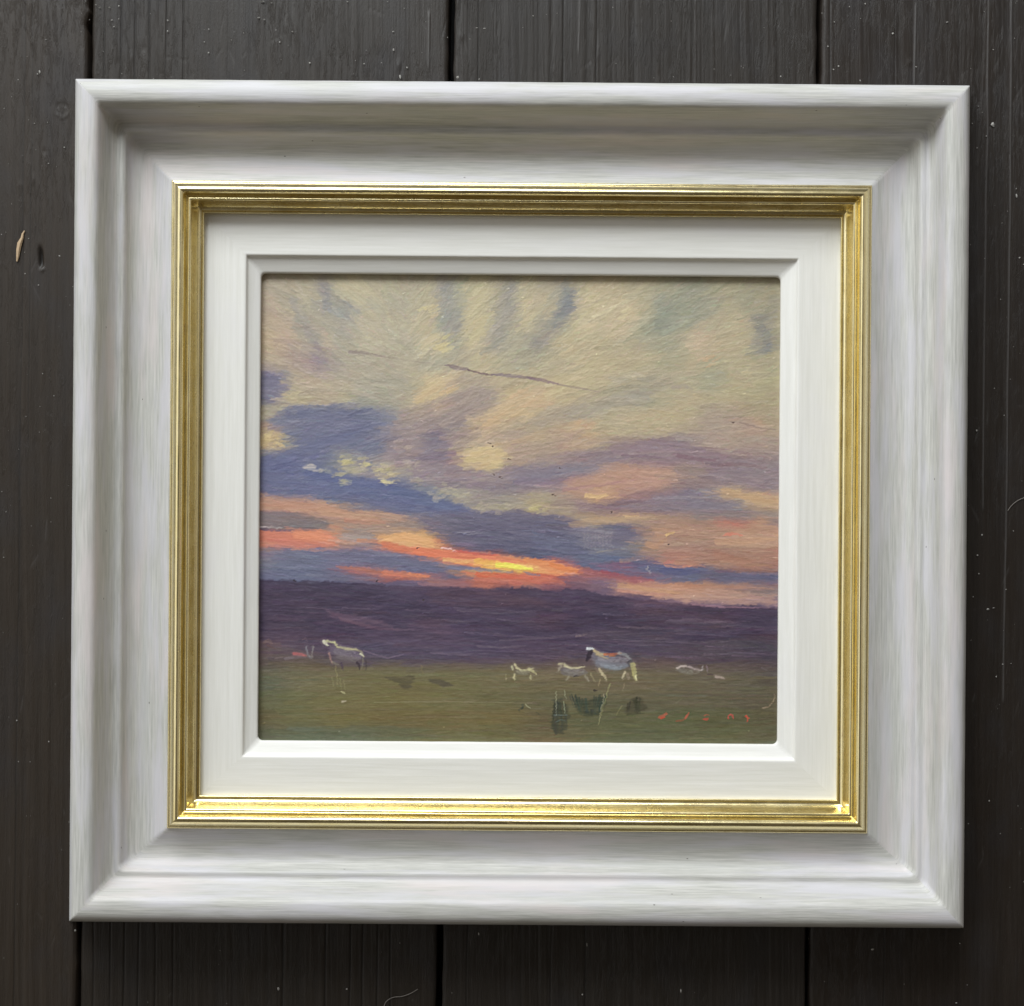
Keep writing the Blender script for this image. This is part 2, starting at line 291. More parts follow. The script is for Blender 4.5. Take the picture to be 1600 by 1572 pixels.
BLOBS = [
 ([(496,440),(512,440),(520,482),(508,490),(498,470)], (122,128,138), .7, 3),
 ([(688,440),(712,440),(712,470),(722,500),(712,545),(700,545),(690,500)], (134,141,142), .55, 4),
 ([(790,440),(815,440),(805,480),(780,545),(765,540),(778,490)], (136,140,138), .6, 3),
 ([(864,512),(878,470),(884,450),(897,448),(893,475),(876,512)], (106,116,130), .8, 2),
 ([(826,542),(845,520),(862,512),(866,520),(840,547)], (136,134,134), .65, 3),
 ([(452,460),(470,495),(490,540),(505,562),(512,560),(498,525),(478,490),(462,462)], (138,140,140), .55, 4),
 ([(514,486),(560,480),(570,488),(530,502)], (144,152,148), .5, 5),
 ([(528,442),(600,444),(600,456),(560,470),(528,468)], (186,182,146), .5, 5),
 ([(530,500),(600,500),(640,530),(600,550),(550,545)], (178,174,150), .4, 7),
 ([(735,450),(760,450),(755,500),(745,548),(718,546),(728,500)], (190,182,142), .5, 6),
 ([(1030,525),(1045,500),(1085,480),(1130,460),(1120,490),(1060,520)], (144,150,136), .5, 6),
 ([(1168,542),(1185,508),(1202,520),(1208,548),(1185,556)], (124,129,130), .6, 5),
 ([(1100,605),(1130,565),(1122,595),(1105,615)], (158,162,140), .5, 5),
 ([(900,640),(960,618),(1010,606),(1022,612),(990,630),(930,650),(860,665),(800,668),(800,655)], (160,154,140), .5, 5),
 ([(1100,650),(1140,643),(1215,675),(1215,720),(1140,710),(1095,690)], (166,150,138), .5, 7),
 ([(880,668),(930,662),(980,640),(1080,640),(1090,678),(1000,684),(930,680)], (182,170,136), .45, 7),
 ([(404,590),(425,590),(438,600),(436,616),(420,628),(404,631)], (108,106,142), .8, 3),
 ([(404,634),(436,622),(462,630),(432,648),(404,660)], (170,164,134), .7, 3),
 ([(646,626),(668,604),(700,582),(722,580),(702,602),(680,620),(660,632)], (204,184,142), .7, 3),
 ([(636,636),(690,618),(740,606),(782,612),(770,628),(748,642),(700,668),(640,676),(622,656)], (150,137,136), .65, 5),
 ([(735,658),(760,640),(800,620),(858,610),(856,635),(800,652),(760,668)], (200,178,138), .6, 5),
 ([(418,656),(440,641),(462,632),(482,639),(520,640),(545,636),(572,638),(600,645),(604,665),(596,690),(600,705),(575,712),(545,702),(500,708),(470,712),(450,705),(448,680),(440,665)], (98,104,146), .7, 4),
 ([(422,654),(462,632),(494,641),(478,652),(440,661)], (88,97,142), .6, 2),
 ([(404,664),(430,672),(442,690),(440,701),(404,703)], (184,164,126), .75, 3),
 ([(438,676),(452,682),(456,698),(442,700)], (136,144,128), .6, 3),
 ([(404,716),(420,704),(462,704),(475,718),(474,732),(500,738),(530,744),(545,755),(575,748),(600,755),(640,762),(670,774),(700,784),(735,794),(700,798),(640,792),(590,788),(520,780),(450,777),(404,768)], (88,96,150), .75, 3),
 ([(470,736),(520,741),(545,756),(590,751),(640,764),(720,790),(690,795),(600,776),(540,772),(490,756)], (80,98,158), .65, 4),
 ([(608,690),(650,718),(720,728),(800,742),(770,762),(700,752),(640,735)], (142,132,142), .5, 6),
 ([(612,660),(650,672),(670,700),(650,716),(615,700)], (144,132,136), .5, 5),
 ([(658,690),(700,684),(700,718),(665,718)], (120,111,136), .65, 4),
 ([(670,760),(740,765),(820,775),(830,792),(780,798),(720,788)], (158,152,142), .5, 6),
 ([(730,712),(735,701),(758,697),(780,702),(790,714),(784,728),(768,736),(746,735),(734,725)], (208,188,142), .85, 3),
 ([(798,686),(840,690),(880,700),(850,716),(800,728),(796,705)], (166,146,132), .6, 4),
 ([(700,672),(790,668),(840,672),(800,688),(760,692),(728,694),(720,706),(702,700)], (158,144,136), .6, 4),
 ([(736,686),(795,682),(792,704),(738,702)], (184,166,138), .5, 6),
 ([(730,738),(760,742),(795,732),(830,735),(800,748),(740,748)], (134,122,138), .6, 3),
 ([(880,690),(925,682),(945,690),(920,702),(885,704)], (196,166,134), .5, 4),
 ([(980,700),(1030,687),(1075,691),(1130,712),(1200,724),(1215,740),(1150,735),(1080,722),(1000,716),(920,722),(850,738),(810,750),(806,742),(860,726),(930,708)], (136,122,136), .6, 5),
 ([(802,746),(850,734),(900,727),(965,719),(930,735),(880,746),(820,758)], (118,116,142), .6, 4),
 ([(804,756),(860,752),(890,756),(860,768),(806,768)], (136,122,138), .6, 4),
 ([(880,750),(960,738),(1020,730),(1062,735),(1050,755),(1000,766),(940,774),(880,771)], (190,148,128), .6, 4),
 ([(1110,735),(1215,738),(1215,770),(1160,765),(1120,755)], (138,127,137), .55, 5),
 ([(1118,760),(1165,764),(1215,775),(1215,797),(1165,785)], (192,160,122), .7, 3),
 ([(960,786),(1040,775),(1085,773),(1150,785),(1155,798),(1100,802),(1000,800)], (126,116,132), .55, 5),
 ([(815,784),(860,788),(905,795),(880,804),(840,804),(825,798)], (176,162,130), .7, 3),
 ([(735,792),(790,788),(812,792),(790,799),(750,799)], (166,160,138), .65, 3),
 ([(700,802),(740,800),(770,800),(800,796),(825,798),(840,806),(888,804),(893,815),(905,824),(960,820),(992,826),(990,846),(960,858),(930,862),(880,872),(830,862),(780,858),(740,850),(700,846),(670,830),(650,812)], (98,94,128), .7, 4),
 ([(830,832),(900,838),(960,866),(900,880),(840,864)], (98,106,142), .5, 5),
 ([(905,830),(955,828),(955,862),(925,866),(905,850)], (140,136,146), .45, 3),
 ([(888,822),(906,810),(960,808),(1010,801),(1032,806),(1000,815),(960,820),(920,824)], (184,156,124), .7, 3),
 ([(1000,830),(1050,825),(1110,825),(1120,815),(1160,824),(1215,835),(1215,880),(1160,890),(1100,885),(1040,880),(1005,870),(1008,850)], (178,138,116), .55, 5),
 ([(1115,842),(1160,836),(1215,836),(1215,850),(1160,853),(1120,851)], (202,156,126), .6, 3),
 ([(1090,865),(1150,860),(1215,872),(1215,895),(1150,894),(1110,882)], (166,120,102), .6, 4),
 ([(404,768),(450,776),(500,778),(525,790),(545,798),(600,800),(640,808),(600,818),(540,812),(500,803),(450,796),(404,797)], (188,142,120), .75, 3),
 ([(404,799),(450,800),(500,808),(517,818),(508,830),(470,827),(404,825)], (112,104,110), .8, 3),
 ([(540,815),(600,816),(660,814),(650,830),(590,834),(545,828)], (150,132,124), .5, 4),
 ([(404,862),(440,862),(500,860),(540,862),(600,860),(640,872),(690,885),(620,884),(560,886),(530,890),(600,904),(560,908),(500,909),(404,905)], (108,108,142), .6, 4),
 ([(420,868),(502,862),(508,904),(430,904)], (106,114,146), .5, 5),
 ([(404,829),(440,832),(470,827),(505,829),(523,840),(519,853),(480,856),(440,855),(404,852)], (216,126,102), .8, 3),
 ([(458,833),(480,829),(505,831),(517,840),(510,849),(470,847)], (236,142,106), .8, 2),
 ([(530,832),(560,834),(592,842),(560,849),(530,846)], (178,160,152), .55, 3),
 ([(594,866),(640,864),(690,876),(740,884),(780,890),(812,893),(780,895),(720,890),(680,894),(620,888),(560,876)], (104,106,142), .7, 3),
 ([(590,842),(612,834),(640,831),(664,838),(682,852),(660,858),(620,852)], (230,174,116), .8, 2),
 ([(596,847),(620,852),(660,856),(700,860),(740,862),(790,868),(802,872),(800,879),(750,874),(690,873),(650,867),(610,857)], (230,128,96), .85, 2),
 ([(693,874),(750,870),(810,872),(860,876),(908,890),(902,897),(850,893),(800,890),(770,886),(740,882),(710,880)], (238,154,100), .85, 2),
 ([(752,877),(800,877),(837,884),(833,892),(795,890),(765,885)], (250,212,104), .95, 2),
 ([(527,884),(560,885),(600,892),(650,893),(669,900),(650,906),(600,899),(560,892)], (198,122,102), .7, 3),
 ([(726,892),(760,893),(800,896),(860,901),(867,906),(822,911),(812,917),(790,908),(740,906)], (214,118,94), .8, 2),
 ([(885,893),(940,891),(985,897),(1032,908),(1000,911),(940,903)], (170,100,106), .6, 3),
 ([(980,884),(1040,884),(1090,888),(1112,886),(1085,905),(1050,911),(1010,905),(970,898),(920,890),(900,878),(940,876)], (100,104,140), .7, 3),
 ([(1110,898),(1160,896),(1215,903),(1215,914),(1150,910),(1110,906)], (106,104,134), .6, 3),
 ([(964,912),(1010,915),(1080,919),(1150,923),(1215,930),(1215,946),(1140,943),(1080,940),(1020,931),(966,922)], (200,152,130), .65, 3),
]
BLOBS2 = [
 ([(470,728),(480,724),(490,727),(493,731),(502,737),(484,736),(470,732)], (196,190,184), .85, 1),
 ([(410,960),(470,965),(500,985),(460,1000),(410,995)], (92,72,86), .35, 7),
 ([(560,985),(640,980),(760,1000),(700,1020),(600,1010)], (98,78,100), .4, 8),
 ([(660,926),(760,926),(840,932),(860,950),(760,950),(680,942)], (98,72,82), .4, 7),
 ([(900,985),(1000,975),(1080,985),(1020,1005),(920,1000)], (92,80,88), .35, 8),
 ([(404,1010),(500,1018),(620,1030),(800,1030),(1000,1030),(1216,1042),(1216,1056),(1000,1046),(700,1046),(404,1030)], (100,84,80), .35, 7),

 ([(508,950),(540,958),(600,972),(628,985),(590,984),(540,972),(515,962)], (116,88,106), .6, 4),
 ([(645,974),(700,978),(724,990),(690,994)], (108,84,104), .4, 5),
 ([(603,1057),(651,1055),(643,1068),(640,1079),(620,1068)], (80,67,53), .75, 1),
 ([(668,1062),(690,1060),(706,1070),(690,1074)], (76,63,56), .7, 1),
 ([(866,1094),(880,1090),(889,1118),(880,1146),(867,1148),(861,1118)], (56,54,46), .6, 1),
 ([(896,1088),(912,1094),(930,1091),(946,1084),(943,1104),(936,1118),(910,1118),(898,1106)], (54,54,44), .7, 2),
 ([(985,1094),(1000,1086),(1008,1100),(1007,1112),(976,1116),(974,1106),(985,1101)], (64,54,42), .65, 2),
 ([(520,1010),(556,1015),(569,1024),(560,1034),(522,1036),(514,1020)], (104,90,112), .3, 2),
]

def colour_field():
    pts, cols = [], []
    for y, s in ROWS.items():
        for e in s.split():
            x, c = e.split(':')
            if y < 540 and int(x) in (503, 508, 520, 472, 487, 688, 692, 700, 708, 795, 792, 775, 880, 872, 855, 890, 875):
                v_ = [float(q) for q in c.split(',')]           # the dark rays are laid in as shapes of their own
                c = ','.join(str(.35 * a_ + .65 * b_) for a_, b_ in zip(v_, (172, 167, 141)))
            pts.append((float(x), float(y))); cols.append([float(v) for v in c.split(',')])
    pts = np.array(pts); cols = np.array(cols)
    st = 2
    h, w = PH // st, PW // st
    yy, xx = np.mgrid[0:h, 0:w].astype(float)
    xx = xx * st + PX0; yy = yy * st + PY0
    wx = 9 * smooth_noise(h, w, 14, 22, 1) + 5 * smooth_noise(h, w, 5, 9, 2)
    wy = 4.5 * smooth_noise(h, w, 9, 20, 3) + 2.5 * smooth_noise(h, w, 3, 9, 4)
    gx, gy = xx + wx, yy + wy
    num = np.zeros((h, w, 3)); den = np.zeros((h, w)) + 1e-12
    # local spacing sets the reach of every control colour
    rows = sorted(ROWS)
    for (x, y), c in zip(pts, cols):
        i = rows.index(int(y))
        up = y - rows[i - 1] if i else 20; dn = rows[i + 1] - y if i + 1 < len(rows) else 20
        same = pts[pts[:, 1] == y][:, 0]
        d = np.sort(np.abs(same - x)); sp = d[1] if len(d) > 1 else 40
        sx = max(12, sp * .50); sy = max(5.5, .5 * (up + dn) * .46)
        x0 = max(0, int((x - PX0 - 4 * sx) / st)); x1 = min(w, int((x - PX0 + 4 * sx) / st) + 1)
        y0 = max(0, int((y - PY0 - 4 * sy) / st)); y1 = min(h, int((y - PY0 + 4 * sy) / st) + 1)
        ax = (gx[y0:y1, x0:x1] - x) / sx; ay = (gy[y0:y1, x0:x1] - y) / sy
        wgt = np.exp(-.9 * (ax * ax + ay * ay)) + 1e-9
        num[y0:y1, x0:x1] += wgt[..., None] * c; den[y0:y1, x0:x1] += wgt
    f = num / den[..., None]
    f = np.repeat(np.repeat(f, st, 0), st, 1)
    return f[:PH, :PW]

class Canvas:
    def __init__(s):
        s.rgb = colour_field()
        s.h = np.zeros((PH, PW))
        s.rng = np.random.RandomState(7)
        s.b1 = smooth_noise(64, 4096, 3, 1.6, 11)      # bristle tracks: [along, across]
    def stroke(s, pts, w, col, a=.8, soft=.35, br=.5, relief=.5, taper=(0., .5), jit=4):
        """paint a bristle stroke through pts (photo units), w = width"""
        p = np.array(pts, float) - (PX0, PY0)
        x0 = max(0, int(p[:, 0].min() - w)); x1 = min(PW, int(p[:, 0].max() + w) + 2)
        y0 = max(0, int(p[:, 1].min() - w)); y1 = min(PH, int(p[:, 1].max() + w) + 2)
        if x1 <= x0 or y1 <= y0: return
        yy, xx = np.mgrid[y0:y1, x0:x1].astype(float)
        seg = np.hypot(*(p[1:] - p[:-1]).T); L = seg.sum() + 1e-6
        best = np.full(xx.shape, 1e9); off = np.zeros(xx.shape); along = np.zeros(xx.shape)
        acc = 0
        for i in range(len(p) - 1):
            d = p[i + 1] - p[i]; l = seg[i] + 1e-6; d = d / l
            tt = (xx - p[i, 0]) * d[0] + (yy - p[i, 1]) * d[1]
            tc = np.clip(tt, 0, l)
            ox = xx - p[i, 0] - d[0] * tc; oy = yy - p[i, 1] - d[1] * tc
            dist = np.hypot(ox, oy); m = dist < best
            best = np.where(m, dist, best)
            off = np.where(m, -d[1] * (xx - p[i, 0]) + d[0] * (yy - p[i, 1]), off)
            along = np.where(m, acc + tt, along)
            acc += l
        u = np.clip(along / L, 0, 1)
        r = w * .5 * (1 - taper[0] * np.clip(1 - u * 4, 0, 1) ** 1.5) * (1 - taper[1] * np.clip(u * 2 - 1, 0, 1) ** 1.5)
        m = np.clip((r - best) / (r * soft + .6) + .5, 0, 1); m = m * m * (3 - 2 * m)
        k = s.rng.randint(0, 3500)
        tr = s.b1[np.clip((u * 30).astype(int) + s.rng.randint(0, 30), 0, 63), np.clip((off + 60 + k).astype(int), 0, 4095)]
        cover = np.clip(1 - br * (.35 + .65 * u) * (1 - tr) * .9, 0, 1)
        al = a * m * cover
        c = np.array(col, float) + s.rng.normal(0, jit, 3) * .6 + s.rng.normal(0, jit)
        cc = c + tr[..., None] * jit * .9
        A = s.rgb[y0:y1, x0:x1]
        s.rgb[y0:y1, x0:x1] = A * (1 - al[..., None]) + cc * al[..., None]
        H = s.h[y0:y1, x0:x1]
        ridge = np.exp(-((best - r) / 1.2) ** 2) * (best < r + 3) * (al > .02)
        s.h[y0:y1, x0:x1] = H * (1 - .45 * al) + relief * (al * (.35 + .45 * tr) + .25 * a * ridge)

    def blob(s, pts, col, a=.7, soft=3, rag=1.0, relief=.25):
        """a ragged patch of pigment inside the polygon pts"""
        p = np.array(pts, float) - (PX0, PY0)
        x0 = max(0, int(p[:, 0].min() - 14)); x1 = min(PW, int(p[:, 0].max() + 14))
        y0 = max(0, int(p[:, 1].min() - 10)); y1 = min(PH, int(p[:, 1].max() + 10))
        if x1 - x0 < 2 or y1 - y0 < 2: return
        yy, xx = np.mgrid[y0:y1, x0:x1].astype(float)
        hh, ww = xx.shape; sd = s.rng.randint(1, 99999)
        xx = xx + rag * (4.5 * smooth_noise(hh, ww, 2.2, 12, sd) + 4 * smooth_noise(hh, ww, 7, 16, sd + 1))
        yy = yy + rag * (2.2 * smooth_noise(hh, ww, 5, 12, sd + 2) + 1.2 * smooth_noise(hh, ww, 2, 5, sd + 3))
        ins = np.zeros(xx.shape, bool)
        n = len(p)
        for i in range(n):
            (ax, ay), (bx, by) = p[i], p[(i + 1) % n]
            if ay == by: continue
            ins ^= ((ay > yy) != (by > yy)) & (xx < (bx - ax) * (yy - ay) / (by - ay) + ax)
        m = ins.astype(float)
        for _ in range(int(soft)):
            m[1:-1] = (m[:-2] + m[1:-1] * 2 + m[2:]) / 4
            m[:, 1:-1] = (m[:, :-2] + m[:, 1:-1] + m[:, 2:]) / 3
            m[:, 1:-1] = (m[:, :-2] + m[:, 1:-1] + m[:, 2:]) / 3
        tr = smooth_noise(hh, ww, 1.8, 16, sd + 4) * .6 + smooth_noise(hh, ww, 4, 30, sd + 5) * .4
        al = a * m * np.clip(.82 + .45 * tr, 0, 1)
        c = np.array(col, float) + tr[..., None] * 6
        A = s.rgb[y0:y1, x0:x1]
        s.rgb[y0:y1, x0:x1] = A * (1 - al[..., None]) + c * al[..., None]
        s.h[y0:y1, x0:x1] += relief * al * (.3 + .4 * tr)
    def poly(s, xs, ys, below, col=None, amp=2.0, seed=5, soft=1.5, a=1.0):
        """fill everything below the curve (xs, ys) with col or a colour function"""
        X = np.arange(PW) + PX0
        yb = np.interp(X, xs, ys) + amp * smooth_noise(1, PW, 4, 11, seed)[0] + amp * .6 * smooth_noise(1, PW, 4, 4, seed + 1)[0]
        Y = (np.arange(PH) + PY0)[:, None]
        m = np.clip((Y - yb[None]) / soft + .5, 0, 1)
        return m * a

def angle_at(x, y):
    """the way the brush travelled: fan of rays high in the sky, nearly level lower down"""
    if y > 1035: return 0.0
    if y > 925: return 0.03
    if y > 790: return 0.09 if x < 950 else 0.05
    a_low = -0.22 if x < 950 else 0.02
    if y > 690: return a_low * (790 - y) / 100 + .06 * (y - 690) / 100
    dx, dy = x - 640, y - 860
    ray = math.atan2(dy, dx)
    if ray < -math.pi / 2: ray += math.pi
    k = min(1, (690 - y) / 190.)
    return a_low * (1 - k) + (ray * .62 if x > 640 else ray * .55) * k

def paint():
    cv = Canvas(); rng = cv.rng
    for b in BLOBS: cv.blob(b[0], b[1], b[2], b[3], 1.3, 0)
    base = cv.rgb.copy()
    # --- the distant moor: a body shape with its own edge
    hx = [400, 440, 500, 560, 620, 680, 740, 790, 812, 845, 870, 884, 900, 915, 940, 980, 1040, 1100, 1160, 1224]
    hy = [904, 906, 908, 912, 915, 917, 919, 919, 918, 921, 924, 919, 919, 923, 929, 934, 941, 947, 950, 952]
    m_hill = cv.poly(hx, hy, True, amp=1.6, seed=31, soft=3)
    hill = np.array([74, 60, 86.]) + 9 * smooth_noise(PH, PW, 9, 60, 41)[..., None] * (1, .8, .9) + 5 * smooth_noise(PH, PW, 4, 26, 42)[..., None]
    warm = np.clip(smooth_noise(PH, PW, 26, 90, 43), 0, 1)[..., None]
    hill = hill + warm * (16, 5, -6)
    f2 = np.maximum(base * 1.0, 0)
    band = ((np.arange(PH) + PY0)[:, None] < 1000)
    k = (m_hill * band)[..., None] * .75
    cv.rgb = cv.rgb * (1 - k) + hill * k
    # --- keep light sky pigment out of the moor and the moor out of the sky
    cv_sky = cv.rgb.copy()
    # --- the field
    gx = [400, 430, 470, 520, 570, 640, 760, 860, 900, 960, 1010, 1060, 1110, 1160, 1224]
    gy = [1006, 1016, 1026, 1033, 1036, 1036, 1038, 1036, 1037, 1037, 1037, 1041, 1050, 1052, 1054]
    m_g = cv.poly(gx, gy, True, amp=1.4, seed=51, soft=7)
    base2 = cv.rgb.copy()
    # --- automatic brushwork, large to small
    def auto(n, wmin, wmax, lmin, lmax, a, jit, br, region=None, relief=.5):
        for _ in range(n):
            x = PX0 + rng.uniform(0, PW); y = PY0 + rng.uniform(0, PH)
            if region and not region(x, y): continue
            i, j = int(y - PY0), int(x - PX0)
            c = base2[i, j]
            th = angle_at(x, y) + rng.normal(0, .10 if y > 790 else .28)
            L = rng.uniform(lmin, lmax) * (1.5 if y > 780 else .95); w = rng.uniform(wmin, wmax) * (.62 if y > 780 else 1)
            if y > 780 and abs(np.interp(x, hx, hy) - y) < 5: w *= .4; L *= .5; th = .07
            cx, cy = math.cos(th) * L / 2, math.sin(th) * L / 2
            b = rng.normal(0, L * .05)
            if rng.rand() < .5: cx, cy = -cx, -cy
            cv.stroke([(x - cx, y - cy), (x - cy * b / L, y + cx * b / L), (x + cx, y + cy)], w, c, a, .5, br, relief, (.2, .5), jit)
    auto(1500, 8, 17, 22, 48, .55, 4.5, .7)
    for b in BLOBS: cv.blob(b[0], b[1], b[2] * .6, max(1, b[3] - 2), 1.8, .3)
    auto(5200, 4, 9, 12, 34, .5, 5.5, .8)
    auto(5200, 1.6, 4, 7, 22, .5, 6.5, .8, None, .6)
    auto(9000, 1.4, 3.2, 6, 20, .55, 11, .9, lambda x, y: y < 905, .7)
    auto(2500, 1.2, 2.4, 10, 40, .45, 8, .9, lambda x, y: y >= 905, .9)
    S = cv.stroke
    # loaded-brush marks that stay visible
    for _ in range(950):
        x, y = rng.uniform(404, 1215), rng.uniform(440, 900)
        i, j = int(y - PY0), int(x - PX0)
        up_ = y < 690
        th = angle_at(x, y) + rng.normal(0, .16 if up_ else .07)
        L = rng.uniform(24, 62) if up_ else rng.uniform(26, 80); w = rng.uniform(3, 9) if up_ else rng.uniform(2, 5.5)
        dlt = rng.normal(0, 12); c = cv.rgb[i, j] + dlt + np.array([3, 1, -3]) * np.sign(dlt)
        cx, cy = math.cos(th) * L / 2, math.sin(th) * L / 2
        S([(x - cx, y - cy), (x + rng.normal(0, 1.5), y + rng.normal(0, 1.5)), (x + cx, y + cy)], w, c, .5, .22, .75, 1.1, (.3, .6), 4)
    # --- streaks high in the sky
    S([(503, 436), (506, 458), (512, 480)], 15, (118, 124, 138), 0.27, .8, .6)
    S([(455, 470), (478, 520), (500, 560)], 9, (128, 132, 136), 0.27, .8, .6)
    S([(492, 536), (503, 552), (508, 566)], 9, (122, 112, 138), 0.30, .8, .6)
    S([(520, 486), (560, 482), (590, 478)], 12, (134, 142, 146), 0.27, .8, .6)
    S([(530, 446), (560, 452), (592, 456)], 14, (190, 184, 146), 0.27, .8, .6)
    S([(690, 436), (692, 470), (706, 520)], 20, (126, 136, 142), 0.21, .9, .6)
    S([(794, 440), (784, 490), (772, 540)], 18, (134, 138, 136), 0.30, .9, .6)
    S([(752, 448), (744, 500), (742, 540)], 26, (194, 186, 142), 0.21, .9, .6)
    S([(884, 448), (880, 478), (862, 504)], 18, (112, 122, 132), 0.36, .8, .6)
    S([(862, 500), (842, 522), (828, 545)], 11, (134, 134, 134), 0.27, .9, .6)
    S([(1060, 480), (1040, 506), (1028, 520)], 22, (128, 142, 132), 0.27, .9, .6)
    S([(1210, 470), (1192, 528), (1182, 546)], 20, (118, 126, 126), 0.27, .9, .6)
    S([(1196, 524), (1200, 548)], 14, (104, 114, 122), 0.27, .9, .6)
    for x, y, c in ((672, 486, (208, 196, 142)), (686, 536, (214, 204, 142)), (664, 620, (212, 190, 138)), (702, 606, (208, 178, 132)), (985, 488, (206, 194, 150)), (1108, 562, (204, 172, 136)), (1090, 536, (196, 178, 148))):
        for _ in range(5):
            ox, oy = rng.normal(0, 7), rng.normal(0, 5)
            S([(x + ox - 7, y + oy + 3), (x + ox + 8, y + oy - 4)], rng.uniform(3, 6), c, .6, .4, .5, .8)
    for _ in range(10):
        ox = rng.uniform(-14, 14)
        S([(652 + ox * .5, 624 + rng.uniform(-8, 4)), (696 + ox * .5, 596 + rng.uniform(-7, 7))], rng.uniform(4, 8), (204, 180, 136), .4, .5, .7, .6)
    # long dark line across the sky
    S([(430, 532), (470, 536), (500, 542)], 8, (152, 136, 132), .4, .9, .6)
    S([(545, 549), (572, 551), (598, 557)], 5, (124, 108, 116), .6, .5, .5, .3)
    S([(600, 557), (660, 566), (700, 571)], 2.4, (142, 128, 126), .35, .6, .8, .3)
    S([(696, 570), (716, 575), (736, 578)], 6, (112, 92, 106), .85, .6, .5, .3, (.8, .6))
    S([(730, 577), (760, 585), (775, 585)], 3.2, (104, 84, 98), .75, .4, .3, .3)
    S([(768, 584), (812, 588), (836, 592)], 5.5, (114, 94, 108), .8, .6, .5, .3, (.8, .6))
    S([(826, 590), (852, 595), (872, 600)], 5, (118, 98, 112), .7, .5, .4, .3)
    S([(870, 600), (905, 606), (940, 612)], 3, (132, 112, 112), .6, .5, .4, .3)
    S([(1052, 605), (1066, 603), (1080, 607)], 7, (146, 136, 134), .4, .8, .6, .3)
    S([(1156, 660), (1180, 667), (1212, 671)], 2.6, (132, 112, 104), .6, .5, .5, .3)
    # purple band to the right
    S([(960, 700), (1030, 694), (1080, 702)], 16, (132, 114, 130), .45, .8, .7)
    S([(1060, 712), (1092, 717), (1118, 719)], 7, (114, 88, 106), .65, .5, .5, .3)
    S([(1125, 726), (1160, 725), (1196, 730)], 6, (112, 86, 106), .6, .5, .5, .3)
    S([(1140, 740), (1190, 752), (1214, 760)], 18, (132, 116, 130), .4, .8, .7)
    S([(840, 716), (900, 708), (960, 706)], 10, (142, 126, 132), .35, .8, .6)
    S([(812, 745), (850, 735), (890, 730), (960, 718)], 12, (122, 114, 140), .45, .7, .6)
    S([(808, 752), (850, 752), (886, 748)], 11, (118, 104, 134), .45, .7, .6)
    S([(900, 752), (960, 742), (1030, 738)], 12, (190, 142, 120), .4, .7, .6)
    S([(880, 765), (940, 757), (1000, 748)], 5, (164, 112, 118), .5, .7, .6)
    S([(915, 774), (935, 776), (948, 772)], 7, (222, 178, 118), .8, .4, .4, .9)
    S([(958, 788), (990, 784), (1010, 782)], 5, (108, 82, 98), .7, .5, .5, .4)
    S([(1130, 765), (1170, 778), (1214, 784)], 10, (200, 160, 112), .5, .6, .6, .8)
    S([(1080, 785), (1130, 790), (1160, 784)], 14, (114, 108, 134), .4, .8, .6)
    # blue cloud mass, left
    S([(470, 646), (540, 648), (572, 640)], 14, (92, 98, 146), .5, .6, .6)
    S([(480, 700), (540, 680), (598, 662)], 12, (86, 94, 148), .5, .6, .6)
    S([(520, 640), (536, 634), (545, 640)], 10, (118, 114, 142), .5, .7, .5)
    S([(440, 715), (500, 692), (560, 676)], 16, (84, 94, 152), .4, .7, .6)
    S([(410, 725), (470, 730), (560, 752), (640, 764)], 22, (76, 92, 158), .45, .7, .6)
    S([(480, 738), (530, 746), (600, 760), (660, 775)], 12, (70, 92, 162), .5, .6, .6)
    S([(620, 766), (680, 786), (730, 796)], 16, (76, 92, 156), .5, .7, .6)
    S([(410, 745), (480, 758), (560, 766)], 16, (88, 98, 150), .45, .7, .6)
    S([(412, 690), (426, 678), (438, 694)], 14, (192, 170, 116), .5, .7, .5, .8)
    for _ in range(16):
        x, y = rng.uniform(408, 440), rng.uniform(676, 698)
        S([(x, y), (x + rng.uniform(5, 12), y + rng.uniform(-3, 5))], rng.uniform(1.5, 3.5), (214, 192, 132), .6, .4, .5, .9)
    # broken lights riding on the blue
    for x, y, n, sp, c in ((540, 720, 12, 9, (200, 192, 136)), (572, 724, 9, 8, (196, 190, 132)), (532, 740, 10, 8, (168, 166, 144)), (540, 752, 8, 6, (162, 164, 146)), (600, 733, 14, 12, (192, 184, 138)), (612, 742, 10, 10, (190, 180, 142)), (606, 752, 8, 7, (206, 196, 146)), (640, 728, 10, 12, (166, 156, 144)), (655, 748, 12, 14, (156, 150, 142)), (690, 768, 14, 14, (168, 164, 146)), (720, 774, 12, 14, (170, 166, 142)), (760, 790, 14, 16, (166, 160, 136)), (835, 795, 12, 10, (190, 180, 122)), (805, 790, 10, 10, (170, 164, 142)), (590, 728, 8, 14, (170, 164, 142)), (510, 735, 6, 8, (134, 142, 150)), (640, 705, 10, 14, (150, 136, 142)), (628, 690, 10, 10, (148, 132, 136)), (636, 700, 6, 8, (168, 152, 148)), (722, 700, 8, 16, (176, 160, 140)), (750, 660, 10, 16, (186, 160, 132))):
        for _ in range(n):
            ox, oy = rng.normal(0, sp * .7), rng.normal(0, sp * .3)
            q = rng.uniform(-.9, .5); l_ = rng.uniform(2, 6); S([(x + ox - l_, y + oy - q * l_ * .6), (x + ox + l_, y + oy + q * l_ * .6)], rng.uniform(2.5, 7), np.array(c) * rng.uniform(.9, 1.1), .52, .6, .6, .9)
    # sunlit puff
    for _ in range(46):
        th, rr = rng.uniform(0, 6.28), rng.uniform(0, 1) ** .5
        x, y = 760 + 26 * rr * math.cos(th), 716 + 17 * rr * math.sin(th)
        S([(x - 7, y + 1), (x + 8, y - 1)], rng.uniform(3, 6.5), (208, 184, 132), .5, .4, .5, .8)
